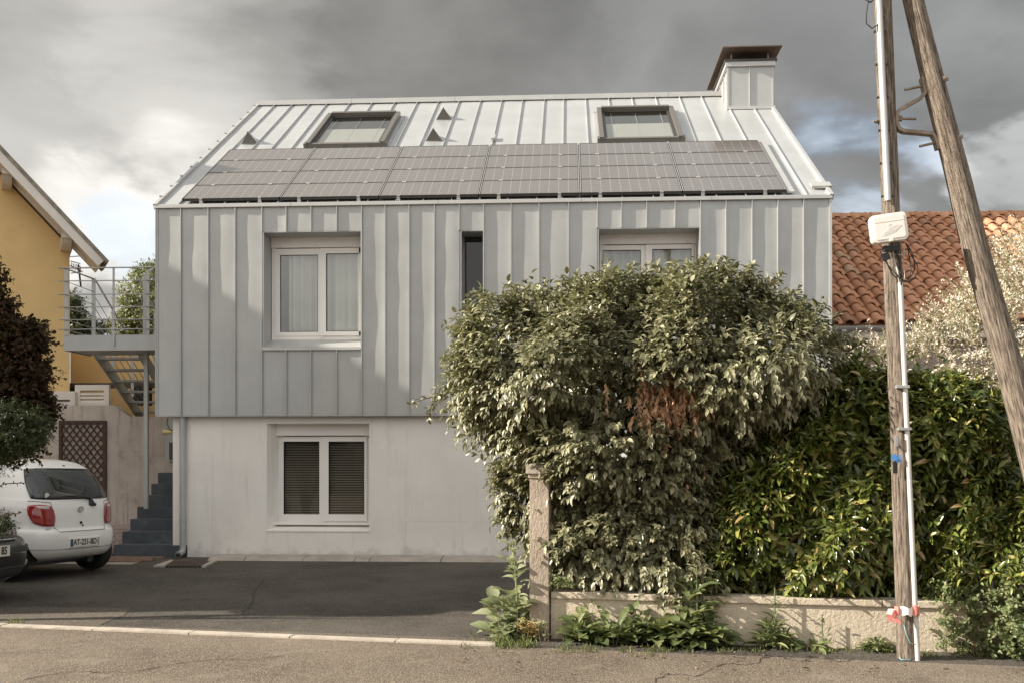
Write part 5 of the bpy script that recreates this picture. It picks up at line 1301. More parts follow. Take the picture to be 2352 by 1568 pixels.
blob_tree(cf, [(-20, 990, 10.2, .36, 1.2), (30, 985, 10.1, .26, .9), (70, 985, 10.1, .18, .4), (-70, 1040, 10.2, .20, .3), (2, 1205, 10.0, .08, .12)],
          900, 14, .035, .012, (.06, .16), T_SM, 'leaf_conifer', 'foliage')
for pts in ([(-30, 1130), (10, 1110), (52, 1108)], [(-20, 1190), (15, 1180), (45, 1178)], [(-30, 1210), (10, 1212), (36, 1218)]):
    w3 = [P(x, y, 10.) for x, y in pts]; b = MB(); b.tube(w3, .005, 5); b.build('twig', MAT['bark'], cf)
    s_ = shoot(w3, 12, .05, .034); plant(cf, 'sprig', [s_], T_OV, 'leaf_purple', 0)
# ---- trees behind the landing
for (lab, blobs) in (('light green tree behind the right part of the landing railing', [(350, 700, 30, 1.0, 1.), (330, 735, 30, .7, .8), (352, 640, 30, .5, .5), (300, 752, 30, .45, .5), (380, 690, 30, 1.2, 1.)]),
                     ('slender dark tree beside the yellow wall corner', [(165, 720, 32, .35, .4), (170, 755, 32, .5, .5), (160, 690, 32, .25, .2), (200, 758, 32, .25, .3), (238, 755, 32, .2, .15)])):
    t_ = thing('background_tree', lab, 'tree', P(blobs[0][0], 1060, blobs[0][2]), group='trees behind the landing'); t_.location.z = 0
    blob_tree(t_, blobs, 420, 10, .11, .06, (.15, .4), T_SM, 'leaf_tree' if 'light' in lab else 'leaf_conifer', 'foliage')
    p = P(blobs[0][0], 1060, blobs[0][2]); b = MB(); b.tube([Vector((p.x, p.y, 0)), Vector((p.x+.05, p.y, 2.6)), Vector((p.x, p.y, 5.))], [.12, .09, .03], 7); b.build('trunk', MAT['bark'], t_)

# ================================================================== POLES
def wood_pole(pts, radii, seed, parent, name='pole', bends=.01):
    n = 26; rr = random.Random(seed); cracks = [(rr.uniform(0, 6.28), rr.uniform(.05, .10), rr.uniform(.5, 1.)) for _ in range(9)]
    P_ = [Vector(p) for p in pts]; m = 90; vs = []; fs = []
    for j in range(m+1):
        t = j/m*(len(P_)-1); i = min(int(t), len(P_)-2); c = P_[i].lerp(P_[i+1], t-i); r = radii[i]*(1-(t-i)) + radii[i+1]*(t-i)
        ax = (P_[i+1]-P_[i]).normalized(); a = ax.cross(Vector((0, 1, 0))).normalized(); b = ax.cross(a)
        c = c + a*noise.noise(Vector((seed, j*.06, 0)))*bends
        for k in range(n):
            th_ = 2*math.pi*k/n; d = r*(1 + .035*noise.noise(Vector((math.cos(th_)*1.2, math.sin(th_)*1.2, j*.15+seed))))
            for (ca, cw, cdp) in cracks:
                dd = abs((th_-ca-.15*math.sin(j*.05+ca)+math.pi) % (2*math.pi)-math.pi)
                if dd < cw*1.3: d -= r*.10*cdp*(1-dd/(cw*1.3))*(.5+.5*math.sin(j*.09+ca*3))
            vs.append(c + (a*math.cos(th_)+b*math.sin(th_))*d)
    for j in range(m):
        for k in range(n): fs.append((j*n+k, j*n+(k+1) % n, (j+1)*n+(k+1) % n, (j+1)*n+k))
    fs.append(tuple(range(n))); fs.append(tuple(m*n+k for k in range(n)))
    q = (P_[-1]-P_[0]).to_track_quat('Z', 'Y'); c0 = P_[0]; qi = q.inverted()
    b = MB(); b.add([qi @ (Vector(v)-c0) for v in vs], fs); o = link(name, b.mesh(name, True, 0, 60), MAT['wood_pole'], parent, local=True)
    o.location = c0 - root_loc(parent); o.rotation_mode = 'QUATERNION'; o.rotation_quaternion = q; return o
DP = 8.05
pb = P(2083, 1508, DP); pb.z = -.05
up_t = P(2028, 0, DP); lean = (up_t - P(2083, 1505, DP)); top = P(2083, 1505, DP) + lean*1.55
pole = thing('utility_pole', 'upright weathered wooden utility pole with metal guard and white box', 'pole', (pb.x, pb.y, 0))
wood_pole([pb, P(2066, 1010, DP), P(2028, 0, DP), top], [.076, .073, .069, .058], 1, pole)
def on(px, py, back=0.): return P(px, py, DP - back)
# galvanised cable guard on upper half
def halfpipe(p, q, w, dpt, name, m, parent, n=8):
    p = Vector(p); q = Vector(q); ax = (q-p).normalized(); s_ = ax.cross(FW).normalized()*w/2; o_ = -FW*dpt
    vs = []
    for c in (p, q):
        for k in range(n+1): a = math.pi*k/n; vs.append(c + s_*math.cos(a) + o_*math.sin(a))
    b = MB(); b.add(vs, [(i, i+1, n+2+i, n+1+i) for i in range(n)] + [tuple(range(n+1)), tuple(range(n+1, 2*n+2))]); return b.build(name, m, parent, smooth=True, sharp=50)
g0 = on(2039, 462, .070); g1 = on(2015, -60, .064); d_ = (g1-g0)
halfpipe(g0, g0 + d_*1.5, .056, .038, 'cable_guard', MAT['galv'], pole)
for k_ in range(8):
    t = .02 + k_*.145; c = g0 + d_*t
    for s_ in (-.04, .04):
        b = MB(); b.obox(c + RT*s_*1.0 + FW*.006, RT*.006, FW*.01, UP*.008); b.build('staple', MAT['cable'], pole)
# white distribution box, tilted
bx_ = thing('junction_box', 'white plastic junction box strapped slightly askew to the upright pole', 'box', on(2040, 525, .12))
Mx = Matrix.Translation(on(2040, 525, .135)) @ Matrix.Rotation(TH - R_(6), 4, 'Z') @ Matrix.Rotation(R_(7), 4, 'Y').inverted()
hw, hh = .140, .112
b = MB(); pts = rrect(0, 0, hw, hh, .035, 5); b.prism([Mx @ Vector((x, .045, z)) for x, z in pts], Mx.to_3x3() @ Vector((0, -.085, 0)))
b.build('box_body', MAT['box_white'], bx_, bevel=.012, smooth=True, sharp=40)
b = MB(); pts = rrect(0, 0, hw-.022, hh-.02, .02, 4); b.prism([Mx @ Vector((x, -.040, z)) for x, z in pts], Mx.to_3x3() @ Vector((0, -.004, 0))); b.build('lid_panel', MAT['box_white'], bx_, bevel=.002)
b = MB(); b.obox(Mx @ Vector((0, -.0445, .045)), Mx.to_3x3() @ Vector((.11, 0, 0)), Mx.to_3x3() @ Vector((0, .0008, 0)), Mx.to_3x3() @ Vector((0, 0, .0015))); b.build('lid_line', MAT['cable_light'], bx_)
for k_ in range(9):
    c = Vector((.0+k_*.012-.03, -.0448, -.03+k_*.001)); L_ = .075-.006*abs(k_-3); d = Vector((.75, 0, .6))
    b = MB(); b.obox(Mx @ c, Mx.to_3x3() @ (d*L_*.9), Mx.to_3x3() @ Vector((0, .0008, 0)), Mx.to_3x3() @ Vector((-.6, 0, .75))*.0009); b.build('rib', MAT['pvc'], bx_)
b = MB(); b.obox(Mx @ Vector((0, -.045, -.105)), Mx.to_3x3() @ Vector((.014, 0, 0)), Mx.to_3x3() @ Vector((0, .008, 0)), Mx.to_3x3() @ Vector((0, 0, .01))); b.build('catch', MAT['box_white'], bx_, bevel=.003)
# letter like moulded mark
b = MB()
for q in ((-.014, .018, .003, .013), (-.004, .024, .010, .003), (-.002, .014, .008, .003)): b.obox(Mx @ Vector((q[0]+.005, -.0449, q[1])), Mx.to_3x3() @ Vector((q[2], 0, 0)), Mx.to_3x3() @ Vector((0, .0007, 0)), Mx.to_3x3() @ Vector((0, 0, q[3])))
b.build('moulded_mark', MAT['pvc'], bx_)
# cables below the box
b = MB(); b.obox(on(2046, 572, .10), RT*.06, FW*.03, UP*.02); b.build('cable_gland', MAT['cable'], pole)
b = MB(); b.obox(on(2034, 590, .10), RT*.028 + UP*.01, FW*.015, UP*.028 - RT*.012); b.build('clamp', MAT['cable'], pole, bevel=.004)
CB = [([(2050, 570), (2054, 600), (2062, 625), (2066, 652)], .007, 'cable_light'), ([(2020, 575), (2040, 610), (2060, 632), (2072, 650)], .0045, 'cable'), ([(2030, 585), (2050, 630), (2080, 645), (2100, 620), (2096, 585), (2082, 560)], .005, 'cable'),
      ([(2080, 560), (2095, 590), (2108, 615), (2100, 640), (2080, 648), (2068, 640)], .004, 'cable'), ([(2078, 575), (2075, 610), (2078, 635), (2074, 655)], .004, 'cable_light'), ([(2058, 580), (2066, 600), (2070, 655)], .006, 'cable'),
      ([(2084, 565), (2090, 600), (2092, 625), (2082, 640), (2062, 625)], .004, 'cable'), ([(2040, 580), (2055, 585), (2072, 584), (2078, 568)], .004, 'cable_light')]
for pts, r_, m_ in CB:
    ps = [on(x, y, .11 - .03*(i % 2)) for i, (x, y) in enumerate(pts)]
    fine = []
    for i in range(len(ps)-1):
        p0 = ps[max(0, i-1)]; p1 = ps[i]; p2 = ps[i+1]; p3 = ps[min(len(ps)-1, i+2)]
        for k_ in range(5):
            t = k_/5; fine.append(.5*((2*p1)+(p2-p0)*t+(2*p0-5*p1+4*p2-p3)*t*t+(3*p1-p0-3*p2+p3)*t**3))
    fine.append(ps[-1]); b = MB(); b.tube(fine, r_, 6); b.build('cable', MAT[m_], pole, smooth=True)
# loop at the top left
pts = [(2030, 38), (2020, 55), (2003, 66), (1990, 55), (1990, 30), (1994, 5), (1995, -20)]
b = MB(); b.tube([on(x, y, .09) for x, y in pts], .005, 6); b.build('cable', MAT['cable'], pole, smooth=True)
b = MB(); b.tube([on(1988, 0, .05), on(2000, 6, .05), on(2010, -6, .05), on(1998, -14, .05), on(1988, 0, .05)], .007, 6); b.build('cable', MAT['cable'], pole, smooth=True)
# through bolts
for px, py, dx in ((2011, 280, -1),):
    b = MB(); b.tube([on(px+6, py), on(px, py)], .016, 6); b.tube([on(px, py), on(px-5, py)], .010, 8); b.build('bolt', MAT['rust_steel'], pole)
# lower conduit
c0 = on(2068, 650, .085); c1 = on(2108, 1512, .085); c1.z = 0.
b = MB(); b.tube([c0, c0.lerp(c1, .55), c1], .020, 14); cn = b.build('conduit', MAT['conduit'], pole, smooth=True, sharp=50)
for py, ln in ((886, 14), (982, 10), (1400, 8)):
    t = (py-650)/(1510-650); c = c0.lerp(c1, t); b = MB(); b.obox(c - RT*.025 - FW*.004, RT*.052, FW*.024, UP*.012); b.build('saddle_clip', MAT['galv'], pole, bevel=.003)
c = on(2059, 1012, .10); b = MB(); b.obox(c, RT*.014, FW*.008, UP*.045); b.build('lock_tag', MAT['galv'], pole, bevel=.003)
c = on(2059, 1040, .10)
b = MB(); b.obox(on(2056, 1072, .088), RT*.018, FW*.006, UP*.05); b.build('tape_band', MAT['cable'], pole, bevel=.004)
mats = [on(2050, 1052, .10), on(2063, 1048, .12), on(2060, 1060, .12), on(2045, 1060, .10)]
rg = MB(); rr = random.Random(4)
for k_ in range(5):
    a0 = on(2044+rr.uniform(0, 10), 1046+rr.uniform(0, 8), .09); rg.add([a0, a0+RT*rr.uniform(.03, .07)+UP*rr.uniform(-.02, .03), a0+RT*rr.uniform(.04, .06)-UP*rr.uniform(.02, .05)-FW*.02, a0-UP*.03+RT*.01], [(0, 1, 2, 3)])
tag(rg.build('plastic_rag', MAT['blue_plastic'], None), 'scrap of blue plastic caught behind the conduit', 'rag')
# red and white ribbon tied round
rb = thing('barrier_ribbon', 'red and white barrier ribbon tied round the pole and conduit', 'ribbon', on(2080, 1400, .1))
def band(p0, p1, hgt, m_, bow=.03):
    b = MB(); vs = []; n = 8
    for i in range(n+1):
        t = i/n; c = p0.lerp(p1, t) - FW*bow*math.sin(math.pi*t); c.z += .008*math.sin(t*7)
        vs += [c - UP*hgt*(.5+.15*math.sin(t*9)), c + UP*hgt*.5]
    b.add(vs, [(2*i, 2*i+2, 2*i+3, 2*i+1) for i in range(n)]); b.build('ribbon_band', MAT[m_], rb, smooth=True)
band(on(2054, 1400, .085), on(2066, 1402, .10), .06, 'ribbon_red'); band(on(2066, 1402, .10), on(2096, 1402, .125), .065, 'ribbon_white'); band(on(2096, 1401, .125), on(2112, 1400, .09), .075, 'ribbon_red')
for k_, (pts, m_) in enumerate((([(2056, 1400), (2048, 1405), (2044, 1418), (2050, 1428)], 'ribbon_red'), ([(2056, 1402), (2056, 1415), (2062, 1424), (2064, 1430)], 'ribbon_red'), ([(2055, 1398), (2046, 1398), (2042, 1410)], 'ribbon_white'))):
    b = MB(); vs = []
    for i, (x, y) in enumerate(pts): c = on(x, y, .10+.02*i); vs += [c - RT*.022 + UP*.006, c + RT*.022 - UP*.006]
    b.add(vs, [(2*i, 2*i+2, 2*i+3, 2*i+1) for i in range(len(pts)-1)]); b.build('ribbon_tail', MAT[m_], rb, smooth=True)
mat('cord_blue', (.25, .48, .52), .6)
for pts in ([(2075, 1425), (2080, 1450), (2090, 1475), (2104, 1480)], [(2062, 1504), (2070, 1514), (2088, 1514), (2104, 1506)]):
    b = MB(); b.tube([on(x, y, .12) if y < 1500 else atZ(x, y, .01) for x, y in pts], .004, 5); b.build('tie_cord', MAT['cord_blue'], pole, smooth=True)

# ---- leaning strut pole
DS = 7.95
s0_ = P(2090, -30, DS+.1); s1_ = P(2227, 514, DS+.05); s2_ = P(2334, 909, DS); s3_ = s2_ + (s2_-s1_)*1.28; k_ = s3_ - s2_
s3_ = s2_ + k_*((s2_.z+.05)/(-k_.z)); st0 = s0_ + (s0_-s1_)*.75
sp = thing('strut_pole', 'leaning wooden strut pole bolted to the upright one', 'pole', (s3_.x, s3_.y, 0))
wood_pole([s3_, s2_, s1_, s0_, st0], [.108, .104, .098, .078, .07], 5, sp, bends=.02)
# bent steel bracket
br = thing('pole_bracket', 'bent rusty steel bracket between the two wooden poles', 'bracket', P(2120, 260, DP))
pts = [(2117, 180), (2121, 200), (2124, 214), (2115, 226), (2068, 252), (2059, 264), (2058, 285), (2064, 298), (2075, 303), (2110, 306), (2140, 309), (2148, 322), (2154, 345)]
v3 = [P(x, y, DP-.02) for x, y in pts]; b = MB(); vs = []; fs = []
for i, p in enumerate(v3):
    t = (v3[min(i+1, len(v3)-1)] - v3[max(i-1, 0)]).normalized(); nn_ = t.cross(FW).normalized()*.014
    vs += [p-nn_-FW*.03, p+nn_-FW*.03, p+nn_+FW*.03, p-nn_+FW*.03]
for i in range(len(v3)-1):
    for k_ in range(4): fs.append((4*i+k_, 4*i+(k_+1) % 4, 4*i+4+(k_+1) % 4, 4*i+4+k_))
fs += [(0, 1, 2, 3), tuple(4*(len(v3)-1)+k_ for k_ in range(4))]
b.add(vs, fs); b.build('bent_bar', MAT['rust_steel'], br, bevel=.002)
for (x0, y0, x1, y1, hd) in ((2078, 207, 2120, 198, 0), (2062, 273, 2104, 274, 1), (2112, 337, 2150, 328, 0)):
    b = MB(); b.tube([P(x0, y0, DP-.02), P(x1, y1, DP-.02)], .011, 8); bb = b.build('bolt', MAT['rust_steel'], br, smooth=True, sharp=50)
    if hd: b = MB(); b.tube([P(x0+2, y0, DP-.02), P(x0+9, y0, DP-.02)], .024, 6); b.build('bolt_head', MAT['rust_steel'], br)
for (x, y) in ((2172, 182), (2205, 315)):
    b = MB(); b.tube([P(x-8, y+2, DS+.02), P(x-2, y+.5, DS+.02)], .026, 8); b.tube([P(x-2, y+.5, DS+.02), P(x+5, y-1, DS+.02)], .018, 6); b.build('bolt', MAT['rust_steel'], sp)
b = MB(); c = s1_.lerp(s2_, .43)
ax_ = (s1_-s2_).normalized(); u_ = ax_.cross(FW).normalized()
# concrete foot collar
# ================================================================== CARS
from bisect import bisect
def car_surf(levels, n=5.0):
    zs = [l[0] for l in levels]
    def g(z):
        z = min(max(z, zs[0]), zs[-1]); i = min(max(bisect(zs, z)-1, 0), len(zs)-2); t = (z-zs[i])/(zs[i+1]-zs[i])
        def cr(c):
            p0 = levels[max(i-1, 0)][c]; p1 = levels[i][c]; p2 = levels[i+1][c]; p3 = levels[min(i+2, len(zs)-1)][c]
            m1 = (p2-p0)/2; m2 = (p3-p1)/2
            dl = p2-p1
            if abs(dl) < 1e-6: m1 = m2 = 0
            else:
                m1 = 0 if m1*dl < 0 else math.copysign(min(abs(m1), 2.2*abs(dl)), dl); m2 = 0 if m2*dl < 0 else math.copysign(min(abs(m2), 2.2*abs(dl)), dl)
            return (2*t**3-3*t*t+1)*p1 + (t**3-2*t*t+t)*m1 + (-2*t**3+3*t*t)*p2 + (t**3-t*t)*m2
        return cr(1), cr(2), cr(3)
    def S(t, z, off=0.):
        """t: -1..1 across the rear face, beyond that along the sides (see below)"""
        xr, xf, w = g(z); c, h = (xr+xf)/2, (xf-xr)/2
        a = t; ca, sa = math.cos(a), math.sin(a)
        e = 2/n
        return Vector((c - (h+off)*math.copysign(abs(ca)**e, ca), (w+off)*math.copysign(abs(sa)**e, sa), z))
    def ty(y, z):      # parameter for a lateral position y on the rear face (a in -pi/2..pi/2)
        xr, xf, w = g(z); f = min(1, abs(y)/w); return math.copysign(math.asin(f**(n/2)), y)
    def tx(x, z, side=1):   # parameter for a station x on a flank
        xr, xf, w = g(z); c, h = (xr+xf)/2, (xf-xr)/2; f = min(1, abs(c-x)/h); a = math.acos(f**(n/2)); a = a if x < c else math.pi-a; return a*side
    return S, ty, tx, g
def make_car(root, levels, matn, wheels, rw, S4, n=5.):
    S, ty, tx, g = car_surf(levels, n); N = 96; vs = []; fs = []
    zs = []
    for i in range(len(levels)-1):
        for k in range(3): zs.append(levels[i][0] + (levels[i+1][0]-levels[i][0])*k/3)
    zs.append(levels[-1][0])
    # angles chosen so that points are even round the plan outline
    aa = []
    for q in range(4):
        for k in range(N//4):
            u = k/(N//4); s_ = (u**1.0); f = s_
            # map by tangent for even spacing on superellipse
            th_ = f*math.pi/2; cx, sx = math.cos(th_), math.sin(th_); mx_ = max(cx, sx); X_, Y_ = cx/mx_, sx/mx_
            # parameter with |sin|^(2/n)/|cos|^(2/n) = Y/X
            r_ = (Y_/max(1e-6, X_)); a = math.atan(r_**(n/2)) if X_ > 1e-5 else math.pi/2
            aa.append(q*math.pi/2 + (a if q % 2 == 0 else a) if q in (0, 2) else 0)
    aa = []
    base_ = [math.atan((math.tan(min(u*math.pi/2, 1.5707)))**(n/2)) for u in [k/(N//4) for k in range(N//4)]]
    for q in range(4):
        if q % 2 == 0: aa += [q*math.pi/2 + v for v in base_]
        else: aa += [q*math.pi/2 + (math.pi/2 - v) for v in [math.pi/2] + base_[:0:-1]]
    for z in zs:
        for a in aa: vs.append(S(a, z))
    M_ = len(aa)
    for j in range(len(zs)-1):
        for k in range(M_): fs.append((j*M_+k, j*M_+(k+1) % M_, (j+1)*M_+(k+1) % M_, (j+1)*M_+k))
    fs.append(tuple(range(M_))); fs.append(tuple((len(zs)-1)*M_+k for k in range(M_)))
    b = MB(); b.add(vs, fs); me = b.mesh('body'); body = bpy.data.objects.new('body', me); COL.objects.link(body)
    # wheel wells cut out
    for (x, y, r) in wheels:
        c = MB(); c.tube([(x, y-math.copysign(.30, y), r), (x, y+math.copysign(.4, y), r)], r+.055, 32); cm = c.mesh('cut'); co = bpy.data.objects.new('cut', cm); COL.objects.link(co)
        md = body.modifiers.new('b', 'BOOLEAN'); md.operation = 'DIFFERENCE'; md.object = co; md.solver = 'EXACT'
    dg = bpy.context.evaluated_depsgraph_get(); me2 = bpy.data.meshes.new_from_object(body.evaluated_get(dg))
    for o in [o for o in COL.objects if o.name.startswith('cut')]: bpy.data.objects.remove(o, do_unlink=True)
    bpy.data.objects.remove(body, do_unlink=True)
    me2.name = 'body'; me2.materials.clear(); me2.polygons.foreach_set('use_smooth', [True]*len(me2.polygons)); me2.set_sharp_from_angle(angle=R_(38)); me2.transform(S4)
    o = link('body', me2, MAT[matn], root, local=True)
    def patch(name, quad, off, m_, round_=.5, kx=14, kz=10, parent=None, thick=.0, label=None):
        """quad: 4 (a,z) corners; rounded patch following the body surface"""
        pr = MB(); vs = []
        for j in range(kz+1):
            for i in range(kx+1):
                u, v = 2*i/kx-1, 2*j/kz-1
                # squircle rounding
                uu = u*math.sqrt(max(0, 1-round_*v*v/2)); vv = v*math.sqrt(max(0, 1-round_*u*u/2)); uu, vv = (uu+1)/2, (vv+1)/2
                a = (quad[0][0]*(1-uu)+quad[1][0]*uu)*(1-vv) + (quad[3][0]*(1-uu)+quad[2][0]*uu)*vv
                z = (quad[0][1]*(1-uu)+quad[1][1]*uu)*(1-vv) + (quad[3][1]*(1-uu)+quad[2][1]*uu)*vv
                vs.append(S(a, z, off))
        pr.add(vs, [(j*(kx+1)+i, j*(kx+1)+i+1, (j+1)*(kx+1)+i+1, (j+1)*(kx+1)+i) for j in range(kz) for i in range(kx)])
        me = pr.mesh(name, smooth=True); me.transform(S4); po = link(name, me, MAT[m_], root if parent is None else parent, local=True)
        md = po.modifiers.new('s', 'SOLIDIFY'); md.thickness = .006; md.offset = 0
        return po
    for (x, y, r) in wheels:
        sy = math.copysign(1, y); w_ = MB()
        prof = [(-.09, r*.62), (-.095, r*.80), (-.085, r*.95), (-.055, r), (.055, r), (.085, r*.95), (.095, r*.80), (.09, r*.62)]
        vs = []; fs = []; nn = 28
        for k in range(nn):
            a = 2*math.pi*k/nn
            for (yy, rr_) in prof: vs.append((x + rr_*math.cos(a), y + yy, r + rr_*math.sin(a)))
        for k in range(nn):
            for i in range(len(prof)-1): fs.append((k*8+i, ((k+1) % nn)*8+i, ((k+1) % nn)*8+i+1, k*8+i+1))
        fs.append(tuple(k*8 for k in range(nn))); fs.append(tuple(k*8+7 for k in range(nn)))
        w_.add(vs, fs); me = w_.mesh('tyre', smooth=True, sharp=40); me.transform(S4); wo = link('wheel', me, MAT['tyre'], root, local=True)
        w_ = MB()
        for k in range(7):
            a = 2*math.pi*k/7; c, s_ = math.cos(a), math.sin(a); yo = y + sy*.088
            w_.hexa([(x+c*.03-s_*.03, yo, r+s_*.03+c*.03), (x+c*.03+s_*.03, yo, r+s_*.03-c*.03), (x+c*r*.6+s_*.022, yo, r+s_*r*.6-c*.022), (x+c*r*.6-s_*.022, yo, r+s_*r*.6+c*.022)] +
                    [(x+c*.03-s_*.03, yo+sy*.02, r+s_*.03+c*.03), (x+c*.03+s_*.03, yo+sy*.02, r+s_*.03-c*.03), (x+c*r*.6+s_*.022, yo+sy*.02, r+s_*r*.6-c*.022), (x+c*r*.6-s_*.022, yo+sy*.02, r+s_*r*.6+c*.022)])
        w_.tube([(x, y+sy*.085, r), (x, y+sy*.115, r)], .06, 12)
        me = w_.mesh('rim'); me.transform(S4); link('rim', me, MAT['galv'], wo, local=True)
    return S, ty, tx, g, patch, o
LV = [(.20, .30, 3.40, .70), (.26, .10, 3.52, .775), (.36, .015, 3.59, .815), (.50, .0, 3.61, .83), (.60, .015, 3.60, .83), (.64, .06, 3.58, .825), (.80, .075, 3.42, .825), (.90, .09, 3.15, .815), (.97, .115, 2.80, .79), (1.0, .13, 2.70, .775),
      (1.15, .215, 2.42, .725), (1.30, .33, 2.10, .665), (1.40, .44, 1.85, .61), (1.455, .56, 1.65, .54), (1.485, .75, 1.45, .42), (1.50, 1.05, 1.25, .15)]
def car_root(px, d, a_deg, z, scale, name, label):
    c = P(px, 1060, d); a = R_(a_deg); fwd = RT*(-math.sin(a)) + FW*math.cos(a)
    return thing(name, label, 'car', (c.x, c.y, z), math.atan2(fwd.y, fwd.x)), Matrix.Scale(scale, 4)
wc, S4 = car_root(190, 13.75, 70, 0, 1.08, 'parked_car', 'white three door hatchback seen from behind, plate AT-221-BD, parked by the stained wall')
rW = .285
wc.rotation_mode = 'QUATERNION'; from mathutils import Quaternion
wc.rotation_quaternion = Quaternion(FW, R_(2.2)) @ Quaternion((0, 0, 1), wc.rotation_euler.z)
S, ty, tx, g, patch, body = make_car(wc, LV, 'car_white', [(.52, .71, rW), (.52, -.70, rW), (2.90, .71, rW), (2.90, -.71, rW)], 0, S4)
# rear glass, side glass, lamps, lines
patch('rear_window', [(ty(-.66, 1.0), 1.0), (ty(.66, 1.0), 1.0), (ty(.55, 1.38), 1.385), (ty(-.55, 1.38), 1.385)], .006, 'car_glass', .32)
for sd in (1, -1):
    patch('quarter_window', [(tx(.62, 1.02, sd), 1.02), (tx(1.32, 1.0, sd), 1.0), (tx(1.32, 1.36, sd), 1.36), (tx(.85, 1.36, sd), 1.33)], .006, 'car_glass', .5)
    patch('door_window', [(tx(1.40, 1.0, sd), 1.0), (tx(2.35, .98, sd), .98), (tx(2.0, 1.36, sd), 1.36), (tx(1.40, 1.36, sd), 1.36)], .006, 'car_glass', .2)
    tl = patch('tail_lamp', [(ty(.40*sd, .65), .655), (tx(.20, .70, sd), .70), (tx(.28, .94, sd), .945), (ty(.42*sd, .94), .94)], .014, 'lamp_red', .55)
    patch('clear_lens', [(ty(.48*sd, .885), .882), (tx(.16, .89, sd), .89), (tx(.20, .925, sd), .925), (ty(.48*sd, .925), .925)], .018, 'lamp_clear', .5, 10, 4, parent=tl)
patch('windscreen', [(math.pi-.5, 1.02), (math.pi+.5, 1.02), (math.pi+.4, 1.38), (math.pi-.4, 1.38)], .006, 'car_glass', .2)
def strip(name, pts, w, off, m_, parent=None):
    """thin line of given width on the rear face through (y,z) points"""
    b = MB(); vs = []
    for i, (y, z) in enumerate(pts):
        y0, z0 = pts[max(0, i-1)]; y1, z1 = pts[min(len(pts)-1, i+1)]; l = math.hypot(y1-y0, z1-z0); ny, nz = -(z1-z0)/l*w/2, (y1-y0)/l*w/2
        vs += [S(ty(y+ny, z+nz), z+nz, off), S(ty(y-ny, z-nz), z-nz, off)]
    b.add(vs, [(2*i, 2*i+1, 2*i+3, 2*i+2) for i in range(len(pts)-1)]); me = b.mesh(name); me.transform(S4); return link(name, me, MAT[m_], parent or wc, local=True)
def dens(pts, k=6): 
    out = []
    for i in range(len(pts)-1):
        for j in range(k): t = j/k; out.append((pts[i][0]*(1-t)+pts[i+1][0]*t, pts[i][1]*(1-t)+pts[i+1][1]*t))
    return out + [pts[-1]]
strip('tailgate_gap', dens([(.67, .985), (.45, .965), (.43, .66), (.38, .60), (-.38, .60), (-.43, .66), (-.45, .965), (-.67, .985)]), .008, .004, 'seam_dark')
strip('bumper_line', dens([(.76, .385), (.3, .375), (-.3, .375), (-.76, .385)]), .006, .004, 'seam_dark')
b = MB(); c = S(0, .42, .012)
def on_rear(y, z, off): return S(ty(y, z), z, off)
def plate(parent, cx, y, z, w, h, txt, nrm=-1, tilt=0):
    b = MB(); b.box(cx-.006, cx+.006, y-w/2, y+w/2, z-h/2, z+h/2); me = b.mesh('number_plate', bevel=.003); me.transform(S4); po = link('number_plate', me, MAT['plate_white'], parent, local=True)
    for s_ in ((1,) if txt.startswith('AT') else ()):
        b = MB(); sx = cx + nrm*.008
        b.box(min(sx, sx+.001), max(sx, sx+.001), y + (w/2-.045)*(-nrm) - .0*0, y + (w/2-.005)*(-nrm), z-h/2+.006, z+h/2-.006) if False else b.box(sx-.0008, sx+.0008, y+w/2-.045, y+w/2-.004, z-h/2+.006, z+h/2-.006)
        me = b.mesh('plate_band'); me.transform(S4); link('plate_band', me, MAT['plate_blue'], po, local=True)
        b = MB(); b.box(sx-.0008, sx+.0008, y-w/2+.004, y-w/2+.035, z-h/2+.006, z+h/2-.006); me = b.mesh('plate_band'); me.transform(S4); link('plate_band', me, MAT['galv'], po, local=True)
    cu = bpy.data.curves.new('plate_text', 'FONT'); cu.body = txt; cu.size = h*.98; cu.align_x = 'CENTER'; cu.align_y = 'CENTER'; cu.extrude = .0006; cu.offset = .0022
    to = bpy.data.objects.new('plate_text', cu); COL.objects.link(to); dg = bpy.context.evaluated_depsgraph_get(); dg.update(); me = bpy.data.meshes.new_from_object(to.evaluated_get(dg)); bpy.data.objects.remove(to, do_unlink=True)
    wd = max(v.co.x for v in me.vertices)-min(v.co.x for v in me.vertices); sc_ = w*.80/wd
    # text x axis -> along the face to the viewer's right
    if nrm < 0: B = Matrix(((0, 0, -1, cx-.009), (-sc_, 0, 0, y), (0, 1, 0, z), (0, 0, 0, 1)))
    else: B = Matrix(((0, 0, 1, cx+.009), (sc_, 0, 0, y), (0, 1, 0, z), (0, 0, 0, 1)))
    me.transform(B); me.transform(S4); me.materials.clear(); link('plate_text', me, MAT['print_black'], po, local=True)
plate(wc, -.012, 0, .455, .50, .105, 'AT-221-BD', -1)
b = MB(); b.box(-.006, .02, -.28, .28, .385, .525); me = b.mesh('plate_recess', bevel=.01); me.transform(S4); link('plate_recess', me, MAT['car_white'], wc, local=True)
def ring(parent, c, ry, rz, r, m_, name='badge_ring'):
    b = MB(); pts = [(c[0], c[1]+ry*math.cos(a), c[2]+rz*math.sin(a)) for a in np.linspace(0, 2*math.pi, 21)]; b.tube(pts, r, 6, cap=False); me = b.mesh(name, smooth=True); me.transform(S4); return link(name, me, MAT[m_], parent, local=True)
cx = on_rear(0, .87, .012).x
rg_ = ring(wc, (cx, 0, .87), .048, .036, .005, 'galv', 'badge'); ring(rg_, (cx, 0, .877), .020, .029, .004, 'galv'); ring(rg_, (cx, 0, .888), .033, .013, .004, 'galv')
